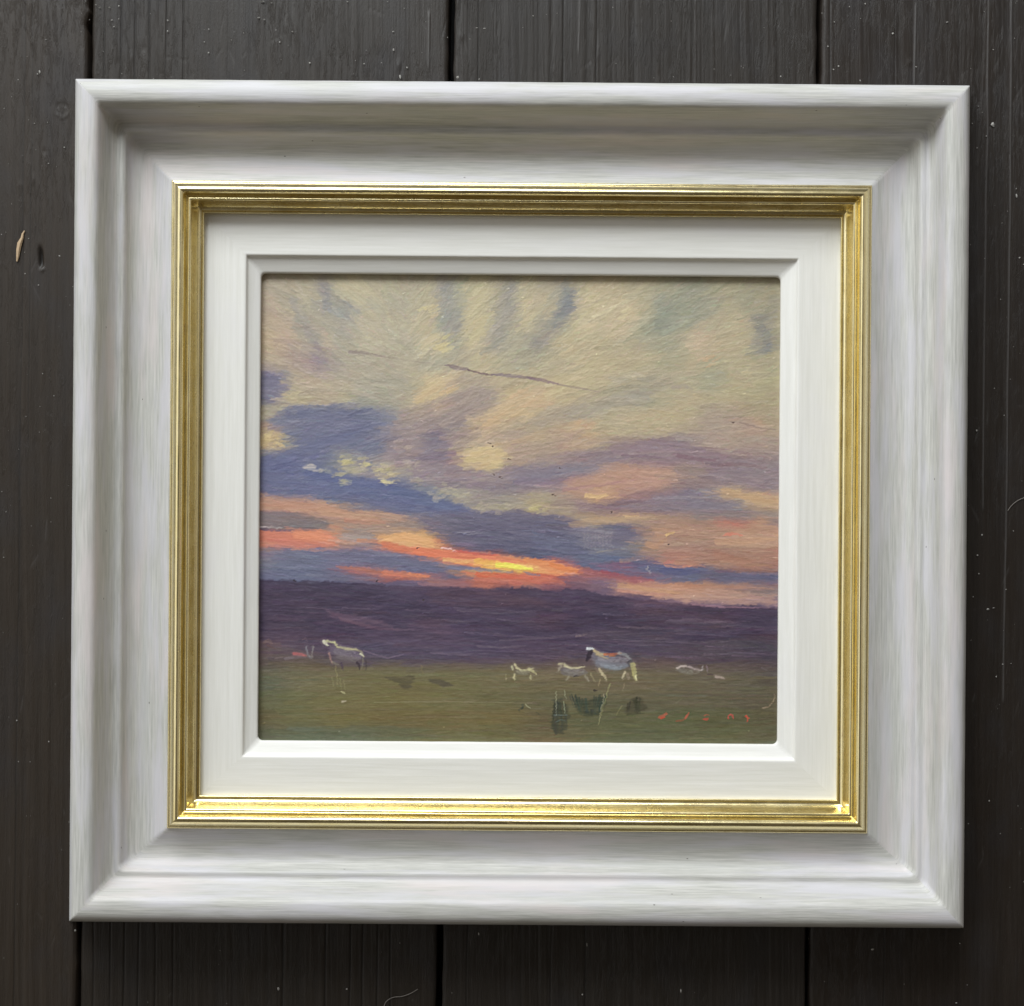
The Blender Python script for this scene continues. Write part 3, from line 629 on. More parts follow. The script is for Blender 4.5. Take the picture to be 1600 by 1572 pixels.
    for _ in range(36):
        t = rng.rand(); x = 760 + 80 * t; y = 662 - 44 * t + rng.normal(0, 6 + 7 * t)
        S([(x - 10, y + 4), (x + 12, y - 6)], rng.uniform(3, 6.5), (208, 178, 134), .4, .5, .6, .8)
    # orange and red fire along the horizon
    S([(410, 783), (440, 788), (500, 792), (540, 800)], 13, (196, 138, 112), .55, .6, .6, .8)
    S([(500, 796), (540, 804), (590, 812)], 11, (194, 142, 110), .5, .6, .6, .8)
    S([(540, 812), (570, 816), (600, 816)], 7, (186, 122, 98), .5, .6, .6)
    S([(410, 806), (450, 808), (510, 820)], 15, (104, 96, 112), .6, .6, .6)
    S([(404, 823), (425, 823), (440, 825)], 3, (188, 180, 188), .7, .4, .5, 1.)
    S([(406, 826), (430, 828), (470, 829)], 4, (76, 70, 108), .6, .5, .5)
    S([(404, 837), (440, 838), (480, 842)], 13, (220, 110, 88), .55, .5, .5, .8)
    S([(462, 834), (490, 836), (518, 842)], 14, (242, 138, 96), .7, .5, .4, 1.)
    S([(440, 848), (480, 850), (520, 852)], 8, (208, 108, 92), .6, .5, .5, .7)
    S([(455, 857), (490, 860), (520, 858)], 4, (206, 140, 112), .5, .5, .5, .8)
    S([(560, 844), (590, 846), (620, 856)], 6, (228, 134, 92), .6, .5, .5, .8)
    S([(596, 842), (630, 838), (664, 846), (690, 858)], 12, (240, 172, 108), .65, .5, .5, 1.)
    S([(600, 850), (640, 860), (680, 868)], 11, (232, 112, 78), .65, .5, .5, .9)
    S([(650, 860), (700, 866), (760, 872), (820, 878)], 12, (236, 118, 82), .65, .5, .4, .9)
    S([(690, 856), (704, 857), (714, 862)], 2.5, (244, 186, 178), .9, .3, .3, 1.2)
    S([(712, 860), (740, 864), (780, 868)], 4, (216, 86, 76), .6, .5, .5, .7)
    S([(694, 874), (720, 877), (750, 876)], 7, (240, 184, 108), .7, .4, .5, 1.)
    S([(745, 876), (780, 880), (800, 884)], 9, (248, 188, 78), .8, .4, .4, 1.)
    S([(775, 882), (800, 884), (830, 889)], 8, (254, 226, 76), .95, .35, .3, 1.3)
    S([(790, 881), (812, 885)], 6, (255, 234, 92), .9, .4, .3, 1.3)
    S([(822, 874), (850, 880), (885, 888)], 9, (240, 144, 84), .65, .5, .4, 1.)
    S([(860, 882), (890, 890), (908, 894)], 8, (240, 134, 74), .7, .5, .4, 1.)
    S([(905, 892), (950, 896), (985, 902), (1020, 906)], 7, (168, 92, 98), .5, .5, .5, .7)
    S([(940, 893), (965, 898)], 6, (176, 78, 88), .5, .5, .5, .7)
    S([(530, 886), (560, 888), (600, 894)], 5, (186, 102, 88), .6, .5, .5, .8)
    S([(600, 894), (640, 898), (668, 900)], 8, (226, 124, 88), .65, .5, .5, .9)
    S([(640, 897), (664, 900)], 5, (234, 140, 100), .6, .5, .5, .9)
    S([(728, 890), (748, 893)], 4, (206, 156, 110), .6, .5, .5, .8)
    S([(745, 897), (790, 899), (830, 903)], 8, (226, 104, 72), .7, .5, .5, .9)
    S([(740, 904), (760, 906), (790, 912)], 5, (210, 116, 96), .6, .5, .5, .8)
    S([(655, 912), (690, 913), (730, 914)], 5, (160, 110, 116), .5, .5, .5, .8)
    S([(800, 908), (815, 912)], 8, (222, 122, 98), .55, .5, .5, .8)
    S([(846, 898), (870, 902)], 6, (220, 106, 80), .6, .5, .5, .8)
    S([(820, 895), (845, 899)], 4, (112, 112, 146), .6, .5, .5)
    S([(700, 886), (745, 889), (800, 893)], 5, (104, 108, 146), .55, .5, .5)
    S([(968, 914), (1010, 920), (1060, 926)], 7, (220, 158, 120), .6, .5, .5, 1.)
    S([(966, 922), (1010, 928), (1050, 930)], 5, (214, 146, 118), .6, .5, .5, 1.)
    S([(1050, 918), (1120, 916), (1210, 920)], 5, (192, 138, 112), .5, .6, .5, .9)
    S([(1040, 934), (1090, 930), (1150, 934)], 5, (196, 150, 130), .5, .5, .5, 1.)
    S([(1080, 944), (1130, 948), (1214, 950)], 3, (172, 132, 142), .6, .5, .5, 1.)
    S([(1040, 884), (1060, 886), (1082, 884)], 4, (232, 142, 112), .7, .5, .5, 1.)
    S([(1040, 878), (1055, 876)], 6, (206, 110, 108), .6, .5, .5, .8)
    S([(1038, 892), (1060, 894), (1092, 892)], 11, (84, 90, 142), .6, .5, .4)
    S([(1110, 900), (1150, 898), (1212, 908)], 8, (98, 98, 130), .5, .6, .5)
    S([(1120, 866), (1160, 880), (1210, 890)], 14, (178, 114, 90), .4, .7, .6)
    S([(1134, 835), (1145, 833), (1158, 836)], 5, (222, 112, 94), .7, .5, .4, .8)
    S([(1120, 846), (1160, 846), (1208, 842)], 10, (208, 156, 118), .5, .6, .5, .9)
    S([(1012, 850), (1024, 854), (1040, 842)], 9, (206, 150, 108), .5, .5, .5, .9)
    S([(1040, 836), (1052, 831)], 4, (228, 194, 118), .8, .4, .4, 1.2)
    S([(1010, 886), (1014, 892), (1016, 897)], 4, (176, 160, 160), .6, .4, .5, 1.2)
    S([(892, 820), (920, 814), (960, 812), (1010, 808)], 9, (190, 154, 116), .5, .6, .5, .9)
    S([(976, 806), (1000, 806)], 4, (222, 186, 132), .7, .5, .5, 1.1)
    S([(970, 876), (990, 873), (1010, 872)], 7, (188, 142, 116), .5, .6, .5, .9)
    S([(935, 862), (960, 858), (975, 857)], 3, (156, 144, 136), .5, .5, .5, 1.)
    for x in range(912, 958, 6):
        S([(x, 832), (x + rng.uniform(-1, 1), 858)], 3, (150, 140, 148), .35, .7, .5, .8)
    for _ in range(5):
        x = 706 + 30 * rng.rand(); y = 832 + 5 * rng.rand()
        S([(x, y), (x + 24, y - 3)], 1.6, (136, 132, 152), .5, .5, .5, .9)
    # moor: long level strokes
    for _ in range(260):
        x = rng.uniform(400, 1215); yt = np.interp(x, hx, hy) + 5
        y = rng.uniform(yt, 1032)
        c = [(64, 52, 76), (88, 70, 92), (80, 68, 98), (94, 68, 82), (70, 56, 76)][rng.randint(5)]
        L = rng.uniform(20, 90)
        y2 = max(y + L * rng.normal(.03, .04), np.interp(min(x + L, 1224), hx, hy) + 5)
        S([(x, y), (x + L * .5, (y + y2) / 2), (x + L, y2)], rng.uniform(2, 7), c, .26, .7, .7, .5)
    for _ in range(46):
        x = rng.uniform(410, 1150); y = rng.uniform(np.interp(x, hx, hy) + 18, 1028); L = rng.uniform(30, 120)
        S([(x, y), (x + L * .5, y + L * .03), (x + L, y + L * rng.uniform(-.02, .07))], rng.uniform(1.5, 4), (122, 102, 120), rng.uniform(.22, .5), .7, .8, .8)
    S([(530, 966), (580, 980), (622, 984)], 5, (116, 76, 94), .5, .6, .6, .5)
    S([(640, 978), (690, 986), (740, 984)], 10, (108, 84, 108), .35, .8, .6, .5)
    S([(780, 1000), (860, 996), (930, 988), (1000, 984)], 3.5, (112, 96, 106), .45, .6, .6, .7)
    S([(900, 994), (916, 991)], 3, (138, 118, 118), .5, .5, .5, .8)
    S([(1040, 972), (1110, 974), (1200, 980)], 3, (108, 92, 108), .35, .6, .6, .7)
    S([(568, 1016), (590, 1024), (606, 1028), (630, 1022)], 2.4, (128, 110, 130), .6, .5, .4, .8)
    S([(690, 1022), (740, 1016), (800, 1018)], 2, (112, 98, 120), .4, .5, .5, .7)
    S([(670, 926), (760, 922), (800, 930)], 10, (96, 68, 86), .35, .8, .6)
    S([(780, 940), (840, 938), (900, 946)], 10, (100, 74, 84), .35, .8, .6)
    # field: glaze of level strokes
    fieldc = [(112, 98, 62), (104, 94, 64), (116, 92, 62), (96, 92, 70), (108, 88, 66)]
    kk = m_g[..., None] * .55
    y_ = (np.arange(PH) + PY0)[:, None]; x_ = (np.arange(PW) + PX0)[None, :]
    for _ in range(420):
        x = rng.uniform(396, 1215); y = rng.uniform(np.interp(x, gx, gy) + 4, 1164)
        i, j = int(np.clip(y - PY0, 0, PH - 1)), int(np.clip(x - PX0, 0, PW - 1))
        c = base2[i, j] * .6 + np.array(fieldc[rng.randint(5)]) * .4
        if y > 1125: c = c * (.95, 1.0, 1.02)
        L = rng.uniform(30, 130)
        S([(x, y), (x + L, y + rng.normal(0, 1))], rng.uniform(1.5, 6), c, .4, .6, .7, .7)
    S([(585, 1097), (700, 1096), (830, 1098)], 1.3, (150, 138, 108), .5, .4, .4, .9)
    for (x, y, L) in ((640, 1120, 120), (700, 1121, 60), (900, 1146, 60), (1060, 1153, 60), (560, 1100, 30)):
        S([(x, y), (x + L, y)], 1.4, (132, 112, 78), .45, .5, .5, .8)
    S([(452, 1138), (480, 1140), (520, 1136)], 8, (90, 98, 84), .4, .7, .6)
    for b in BLOBS2: cv.blob(b[0], b[1], b[2], b[3], .8, .2)
    def A_(p, w, c, a, *r):
        """a touch of pigment with the thinner paint dragged round it"""
        c = np.array(c, float)
        if c.mean() > 140: S(p, w * 1.7 + 2.2, c * .62 + np.array([38, 34, 36]), a * .38, .9, .7, .4, (.1, .3))
        S(p, w, c * .95, a * .9, *r)
    # --- animals and tufts, a few touches each
    W1, W2, W3 = (214, 208, 168), (186, 178, 140), (128, 116, 132)
    # far left lamb and hurdle marks
    A_([(413, 1003), (420, 1000), (424, 1006)], 5, (150, 116, 106), 0.54, 0.75, .4, .8)
    A_([(418, 1008), (430, 1014)], 3, (110, 74, 70), 0.45, 0.75, .5)
    A_([(446, 1029), (460, 1025), (470, 1024), (488, 1026)], 5, (150, 132, 138), 0.45, 0.75, .5, .9)
    A_([(459, 1021), (470, 1022), (478, 1024)], 5, (208, 112, 112), 0.77, 0.65, .3, .9)
    A_([(478, 1010), (480, 1020), (486, 1029)], 2.6, (160, 156, 160), 0.54, 0.65, .4, .9)
    A_([(489, 1010), (487, 1020), (487, 1028)], 2.4, (164, 158, 152), 0.54, 0.65, .4, .9)
    A_([(472, 1000), (476, 996), (480, 1002)], 2, (134, 112, 128), 0.45, 0.65, .4)
    A_([(430, 1028), (442, 1026)], 2.2, (140, 124, 120), 0.45, 0.65, .4)
    # standing ewe, left
    A_([(522, 1014), (545, 1018), (560, 1026)], 17, (124, 108, 124), 0.68, 0.75, .4)
    A_([(524, 1026), (545, 1030), (562, 1030)], 9, (122, 108, 116), 0.54, 0.75, .4)
    A_([(506, 1002), (510, 1006), (512, 1008)], 5.5, (232, 226, 194), 0.85, 0.55, .2, 1.3)
    A_([(510, 1001), (518, 1003), (524, 1004)], 3, (208, 202, 150), 0.81, 0.55, .3, 1.1)
    A_([(522, 1003), (527, 1010), (540, 1013), (556, 1015)], 3.4, (206, 198, 148), 0.77, 0.65, .3, 1.1)
    A_([(540, 1014), (556, 1014), (564, 1018), (568, 1026)], 3, W2, 0.77, 0.65, .3, 1.)
    A_([(563, 1021), (567, 1025)], 3, (232, 226, 190), 0.81, 0.55, .2, 1.2)
    A_([(567, 1026), (566, 1036), (565, 1044)], 2.8, (142, 134, 112), 0.63, 0.65, .4)
    A_([(514, 1020), (516, 1030), (519, 1036)], 3, (186, 138, 130), 0.63, 0.65, .3)
    A_([(519, 1034), (524, 1037), (528, 1038)], 2.4, (160, 146, 124), 0.54, 0.65, .4)
    A_([(533, 1036), (536, 1046)], 4, (86, 66, 84), 0.63, 0.65, .3)
    A_([(558, 1035), (562, 1046)], 3.6, (58, 44, 60), 0.72, 0.65, .3)
    A_([(571, 1032), (571, 1047)], 2.6, (74, 60, 62), 0.63, 0.65, .3)
    A_([(548, 1031), (556, 1034)], 2, (138, 128, 116), 0.54, 0.65, .3)
    for x, y0, y1 in ((524, 1040, 1074), (530, 1060, 1078), (519, 1058, 1074), (536, 1062, 1080)):
        A_([(x, y0), (x + 3, y1)], 2.2, (150, 138, 94), 0.45, 0.75, .5, .9)
    S([(534, 1081), (539, 1083)], 3.2, (176, 166, 120), 0.72, 0.65, .3, 1.)
    A_([(535, 1096), (540, 1095)], 2.6, (196, 180, 160), 0.72, 0.65, .2, 1.)
    for p_, w_, c_, a_ in (([(524, 1017), (545, 1020), (562, 1025)], 11, (146, 136, 142), .5), ([(528, 1026), (548, 1028), (560, 1028)], 7, (138, 126, 130), .45)):
        S(p_, w_, c_, a_, .8, .7, .8, (.3, .3))
    # dark hollows in the grass
    S([(658, 1040), (660, 1054)], 3, (132, 112, 82), .5, .6, .4, .8)
    # three lambs and the big ewe
    A_([(799, 1041), (802, 1046)], 3.2, (222, 214, 172), 0.72, 0.65, .3, 1.1)
    A_([(804, 1038), (808, 1043), (814, 1048), (826, 1046), (832, 1044)], 3.6, (220, 210, 158), 0.81, 0.60, .25, 1.2)
    A_([(826, 1045), (832, 1048), (838, 1053)], 4.4, (208, 198, 146), 0.77, 0.65, .3, 1.1)
    A_([(806, 1050), (824, 1052)], 7, (126, 112, 106), 0.45, 0.80, .4)
    A_([(803, 1054), (803, 1062)], 2.8, (210, 198, 146), 0.72, 0.65, .3, 1.)
    A_([(829, 1055), (829, 1062)], 2.8, (196, 184, 140), 0.72, 0.65, .3, 1.)
    A_([(790, 1053), (790, 1063)], 1.8, (156, 138, 104), 0.54, 0.65, .3)
    A_([(873, 1037), (880, 1037), (884, 1038)], 3.6, (206, 196, 150), 0.77, 0.65, .3, 1.1)
    A_([(876, 1040), (874, 1044), (871, 1048)], 4.2, (172, 158, 140), 0.72, 0.65, .3, .9)
    A_([(882, 1048), (896, 1050), (914, 1050)], 13, (118, 104, 116), 0.72, 0.65, .3)
    A_([(882, 1040), (892, 1044), (902, 1043), (913, 1041)], 3.4, (228, 216, 172), 0.81, 0.60, .25, 1.2)
    A_([(896, 1056), (904, 1056)], 1.8, (44, 36, 54), 0.72, 0.65, .2)
    A_([(888, 1057), (884, 1063)], 3, (164, 148, 128), 0.63, 0.65, .3)
    A_([(914, 1056), (920, 1064)], 3.4, (166, 150, 132), 0.68, 0.65, .3)
    A_([(922, 1052), (926, 1060), (930, 1065)], 3.2, (160, 144, 112), 0.63, 0.65, .3)
    A_([(926, 1022), (936, 1032), (948, 1038)], 16, (126, 112, 112), 0.63, 0.75, .4)
    A_([(934, 1026), (956, 1034), (982, 1034)], 20, (132, 128, 144), 0.77, 0.65, .3)
    A_([(936, 1036), (960, 1041), (984, 1038)], 13, (136, 138, 156), 0.68, 0.65, .4)
    A_([(946, 1041), (966, 1044), (980, 1040)], 6, (134, 142, 158), 0.54, 0.75, .4)
    for p_, w_, c_, a_ in (([(936, 1028), (958, 1030), (980, 1029)], 10, (158, 154, 160), .55), ([(940, 1038), (960, 1042), (978, 1040)], 8, (150, 154, 168), .5),
                          ([(808, 1049), (820, 1051), (830, 1050)], 6, (156, 142, 126), .5), ([(882, 1047), (896, 1049), (912, 1048)], 8, (146, 136, 136), .5)):
        S(p_, w_, c_, a_, .8, .7, .8, (.3, .3))
    A_([(923, 1014), (920, 1024), (917, 1031)], 8, (42, 34, 50), 0.85, 0.55, .2, .7)
    A_([(918, 1013), (924, 1013), (927, 1014)], 4.2, (232, 232, 236), 0.88, 0.50, .1, 1.4)
    A_([(928, 1016), (936, 1021), (948, 1023)], 4, (222, 198, 142), 0.81, 0.60, .3, 1.2)
    A_([(932, 1022), (942, 1026), (950, 1029)], 2.6, (208, 180, 122), 0.68, 0.65, .3, 1.)
    A_([(944, 1022), (956, 1022), (970, 1020)], 4.2, (196, 104, 72), 0.85, 0.55, .2, 1.1)
    A_([(952, 1025), (962, 1024)], 2.4, (206, 128, 80), 0.72, 0.55, .2, 1.)
    A_([(966, 1020), (978, 1023), (985, 1031)], 5, (158, 160, 154), 0.77, 0.65, .3, 1.1)
    A_([(984, 1034), (986, 1042)], 8, (62, 54, 66), 0.77, 0.65, .2)
    A_([(988, 1038), (991, 1050), (993, 1062)], 7, (196, 182, 116), 0.81, 0.60, .3, 1.1)
    A_([(988, 1046), (989, 1058)], 3, (170, 154, 96), 0.63, 0.65, .3)
    A_([(993, 1056), (995, 1063)], 2.6, (232, 222, 168), 0.77, 0.65, .3, 1.1)
    A_([(936, 1046), (942, 1054), (947, 1061)], 4.4, (216, 198, 156), 0.81, 0.60, .3, 1.1)
    A_([(930, 1044), (936, 1052)], 3, (150, 126, 100), 0.54, 0.65, .3)
    A_([(976, 1050), (972, 1060)], 3.6, (214, 196, 158), 0.77, 0.60, .3, 1.1)
    A_([(980, 1053), (982, 1061)], 4.6, (160, 138, 122), 0.63, 0.65, .3)
    A_([(937, 1061), (934, 1072)], 1.8, (168, 148, 108), 0.54, 0.65, .3)
    A_([(974, 1068), (973, 1079)], 2, (160, 140, 106), 0.45, 0.65, .3)
    # lamb far right
    S([(1062, 1047), (1076, 1049), (1090, 1050)], 7, (150, 138, 136), .5, .8, .7, .8, (.3, .3))
    A_([(1062, 1046), (1072, 1050), (1080, 1052)], 9, (126, 112, 112), 0.50, 0.80, .4)
    A_([(1058, 1044), (1062, 1041), (1070, 1040), (1076, 1042)], 3.2, (204, 188, 178), 0.81, 0.65, .25, 1.2)
    A_([(1076, 1041), (1084, 1045), (1094, 1047), (1098, 1046)], 3, (186, 168, 168), 0.77, 0.65, .3, 1.1)
    A_([(1097, 1041), (1096, 1048)], 2.4, (176, 160, 160), 0.63, 0.65, .3)
    A_([(1104, 1040), (1105, 1050)], 2.6, (142, 124, 132), 0.63, 0.65, .3)
    A_([(1106, 1053), (1116, 1054)], 2.6, (74, 48, 60), 0.63, 0.65, .3)
    A_([(1118, 1057), (1126, 1058), (1132, 1060)], 4, (190, 164, 158), 0.81, 0.60, .3, 1.1)
    A_([(1190, 1043), (1198, 1047)], 3, (126, 106, 118), 0.45, 0.75, .4)
    # rushes
    def tuft(cx, top, bot, wt, wb, c, n):
        for _ in range(n):
            t = rng.uniform(-1, 1)
            S([(cx + wt * t + rng.normal(0, 1), top + rng.uniform(0, 8) + abs(t) * 4), (cx + wb * t, bot - rng.uniform(0, 6))], rng.uniform(2, 4.5), np.array(c) + rng.normal(0, 5), .5, .5, .5, .7)
    tuft(873, 1094, 1132, 6, 12, (56, 58, 54), 9)
    tuft(872, 1122, 1148, 10, 7, (66, 62, 54), 9)
    tuft(922, 1086, 1116, 22, 15, (52, 60, 52), 14)
    for _ in range(16):
        x = rng.uniform(896, 946); S([(x + (x - 922) * .25, 1084 + rng.uniform(0, 6)), (x, 1104)], 1.8, (48, 54, 50), .55, .5, .4, .6)
    for _ in range(9):
        x = rng.uniform(980, 1006); S([(x - 2, 1088 + abs(x - 998) * .7), (x - 4, 1112)], 2, (58, 50, 42), .5, .5, .4, .6)
    tuft(910, 1090, 1104, 10, 8, (56, 62, 52), 6)
    tuft(990, 1088, 1114, 6, 12, (64, 58, 46), 8)
    tuft(815, 1099, 1107, 4, 6, (58, 58, 52), 5)
    tuft(926, 1106, 1118, 14, 10, (44, 50, 52), 6)
    S([(980, 1116), (1006, 1114)], 3, (60, 54, 44), .5, .5, .4)
    S([(864, 1117), (886, 1117)], 1.6, (108, 124, 124), .6, .4, .3)
    S([(868, 1128), (876, 1124), (884, 1126)], 1.6, (100, 116, 112), .5, .4, .3)
    for a_ in (((868, 1080), (869, 1100), (869, 1118)), ((880, 1096), (883, 1117)), ((881, 1078), (884, 1092))):
        S(a_, 1.8, (148, 146, 118), .6, .4, .3, 1.)
    S([(953, 1068), (944, 1096), (938, 1118), (935, 1132)], 2.2, (150, 134, 96), .75, .4, .3, 1.)
    S([(943, 1084), (941, 1100), (936, 1118)], 1.8, (150, 144, 112), .7, .4, .3, 1.)
    S([(971, 1102), (962, 1118)], 1.7, (130, 120, 84), .55, .4, .3, .9)
    S([(820, 1100), (828, 1107)], 1.7, (170, 156, 128), .7, .4, .3, 1.)
    S([(928, 1078), (932, 1079)], 3.4, (46, 38, 36), .7, .4, .2)
    S([(942, 1112), (968, 1112)], 1.8, (66, 60, 42), .6, .4, .3)
    S([(836, 1112), (846, 1118)], 1.6, (76, 72, 50), .6, .4, .3)
    S([(866, 1148), (869, 1148)], 2.5, (96, 66, 50), .7, .4, .2)
    for p in (((1192, 1106), (1200, 1104), (1206, 1098)), ((1208, 1096), (1210, 1084))):
        S(p, 2.2, (156, 126, 104), .6, .5, .5, 1.)
    S([(1056, 1098), (1066, 1090)], 2.2, (128, 118, 98), .5, .5, .5)
    # signature, five red touches as on the panel
    R = (178, 84, 64)
    S([(1028, 1121), (1034, 1119), (1040, 1115)], 5, R, .85, .3, .15, .8, (.5, .1), 2)
    S([(1032, 1122), (1039, 1120)], 3.2, (190, 66, 52), .8, .3, .2, .6)
    S([(1056, 1126), (1066, 1125), (1071, 1121)], 3, (152, 78, 58), .65, .4, .3, .5)
    S([(1071, 1122), (1074, 1117), (1076, 1113)], 3, R, .9, .3, .2, .7)
    S([(1100, 1118), (1104, 1116), (1107, 1117)], 2, (166, 78, 58), .7, .3, .2)
    S([(1100, 1123), (1104, 1124), (1106, 1122)], 4, (196, 68, 54), .75, .3, .2)
    S([(1137, 1122), (1138, 1118), (1141, 1116), (1145, 1119), (1144, 1123)], 2.6, (192, 72, 56), .8, .3, .2)
    S([(1165, 1118), (1168, 1122), (1167, 1127)], 3, (196, 74, 58), .8, .3, .2)
    S([(1166, 1121), (1171, 1122)], 2.2, (176, 74, 58), .7, .3, .2)
    # dark specks in the surface
    for x, y in ((590, 907), (459, 907), (652, 856), (955, 800), (875, 731), (864, 773), (770, 741), (780, 745), (763, 692), (768, 697), (796, 717), (1044, 850), (660, 937), (1145, 660)):
        S([(x, y), (x + 1.5, y + .5)], 2.6, (58, 44, 44), .75, .4, 0, -.5)
    for _ in range(60):
        x, y = rng.uniform(410, 1210), rng.uniform(450, 1150)
        i, j = int(y - PY0), int(x - PX0)
        S([(x, y), (x + 2, y)], rng.uniform(1.2, 2.4), np.clip(cv.rgb[i, j] * 1.25 + 12, 0, 240), .6, .4, 0, 1.6)
    # ragged, combed edges: every touch is dragged a little by the bristles
    yy, xx = np.mgrid[0:PH, 0:PW].astype(float)
    dx = 2.6 * smooth_noise(PH, PW, 1.6, 7, 81) + 1.6 * smooth_noise(PH, PW, 3.5, 5, 82)
    dy = .9 * smooth_noise(PH, PW, 2.5, 4, 83)
    low = (yy + PY0 > 990)          # keep the small animals legible
    dx = np.where(low, dx * .4, dx); dy = np.where(low, dy * .5, dy)
    xi = np.clip(xx + dx, 0, PW - 1.001); yi = np.clip(yy + dy, 0, PH - 1.001)
    x0 = xi.astype(int); y0 = yi.astype(int); fx = (xi - x0)[..., None]; fy = (yi - y0)[..., None]
    R_ = cv.rgb
    cv.rgb = (R_[y0, x0] * (1 - fx) + R_[y0, x0 + 1] * fx) * (1 - fy) + (R_[y0 + 1, x0] * (1 - fx) + R_[y0 + 1, x0 + 1] * fx) * fy
    lum = cv.rgb @ np.array([.3, .59, .11])
    bl = np.clip((cv.rgb[..., 2] - cv.rgb[..., 0]) / 30., 0, 1)[..., None]
    cv.rgb = lum[..., None] + (cv.rgb - lum[..., None]) * (SATURATION - .14 * bl)
    # crisp stroke edges
    def box(a, r):
        p = np.pad(a, ((r + 1, r), (r + 1, r), (0, 0)), 'edge').cumsum(0).cumsum(1); k = 2 * r + 1
        return (p[k:, k:] - p[:-k, k:] - p[k:, :-k] + p[:-k, :-k]) / k ** 2
    cv.rgb = cv.rgb + .75 * (cv.rgb - box(cv.rgb, 2)) + .10 * (cv.rgb - box(cv.rgb, 6))
    # the sky pigment was mixed from one creamy heap: close values, warm greys
    yv = (np.arange(PH) + PY0)[:, None, None]
    ks = np.clip((900 - yv) / 90., 0, 1) * .18
    cv.rgb = cv.rgb + (np.array([182, 166, 148.]) - cv.rgb) * ks
    nb = np.clip(1 - (cv.rgb[..., 2:3] - cv.rgb[..., 0:1] + 8) / 24., 0, 1) * np.clip((860 - yv) / 60., 0, 1)
    cv.rgb = cv.rgb + nb * np.array([4, 0, -2.])
    g_ = np.clip((yv - 1040) / 12., 0, 1)
    cv.rgb = cv.rgb + g_ * np.array([5, 9, 4.])
    # fine level combing of the ground coat over the whole panel
    fine = smooth_noise(PH, PW, 1.5, 17, 71) * .6 + smooth_noise(PH, PW, 1.1, 8, 72) * .4
    fine2 = smooth_noise(PH, PW, 2.6, 7, 73)
    cv.h = cv.h + (.07 + .12 * np.clip((yv[..., 0] - 760) / 150., 0, 1)) * fine + .14 * fine2 * (1 + .8 * smooth_noise(PH, PW, 60, 80, 91))
    cv.rgb = cv.rgb + (5.0 * fine + 3.0 * fine2)[..., None] + 1.2 * rng.normal(0, 1, (PH, PW))[..., None]
    return np.clip(cv.rgb, 8, 255), cv.h
PAINT_GAIN = .95

# ================================================================ the painted floorboards
def smooth1(n, step, seed):
    return smooth_noise(2, n, 2, step, seed)[0]

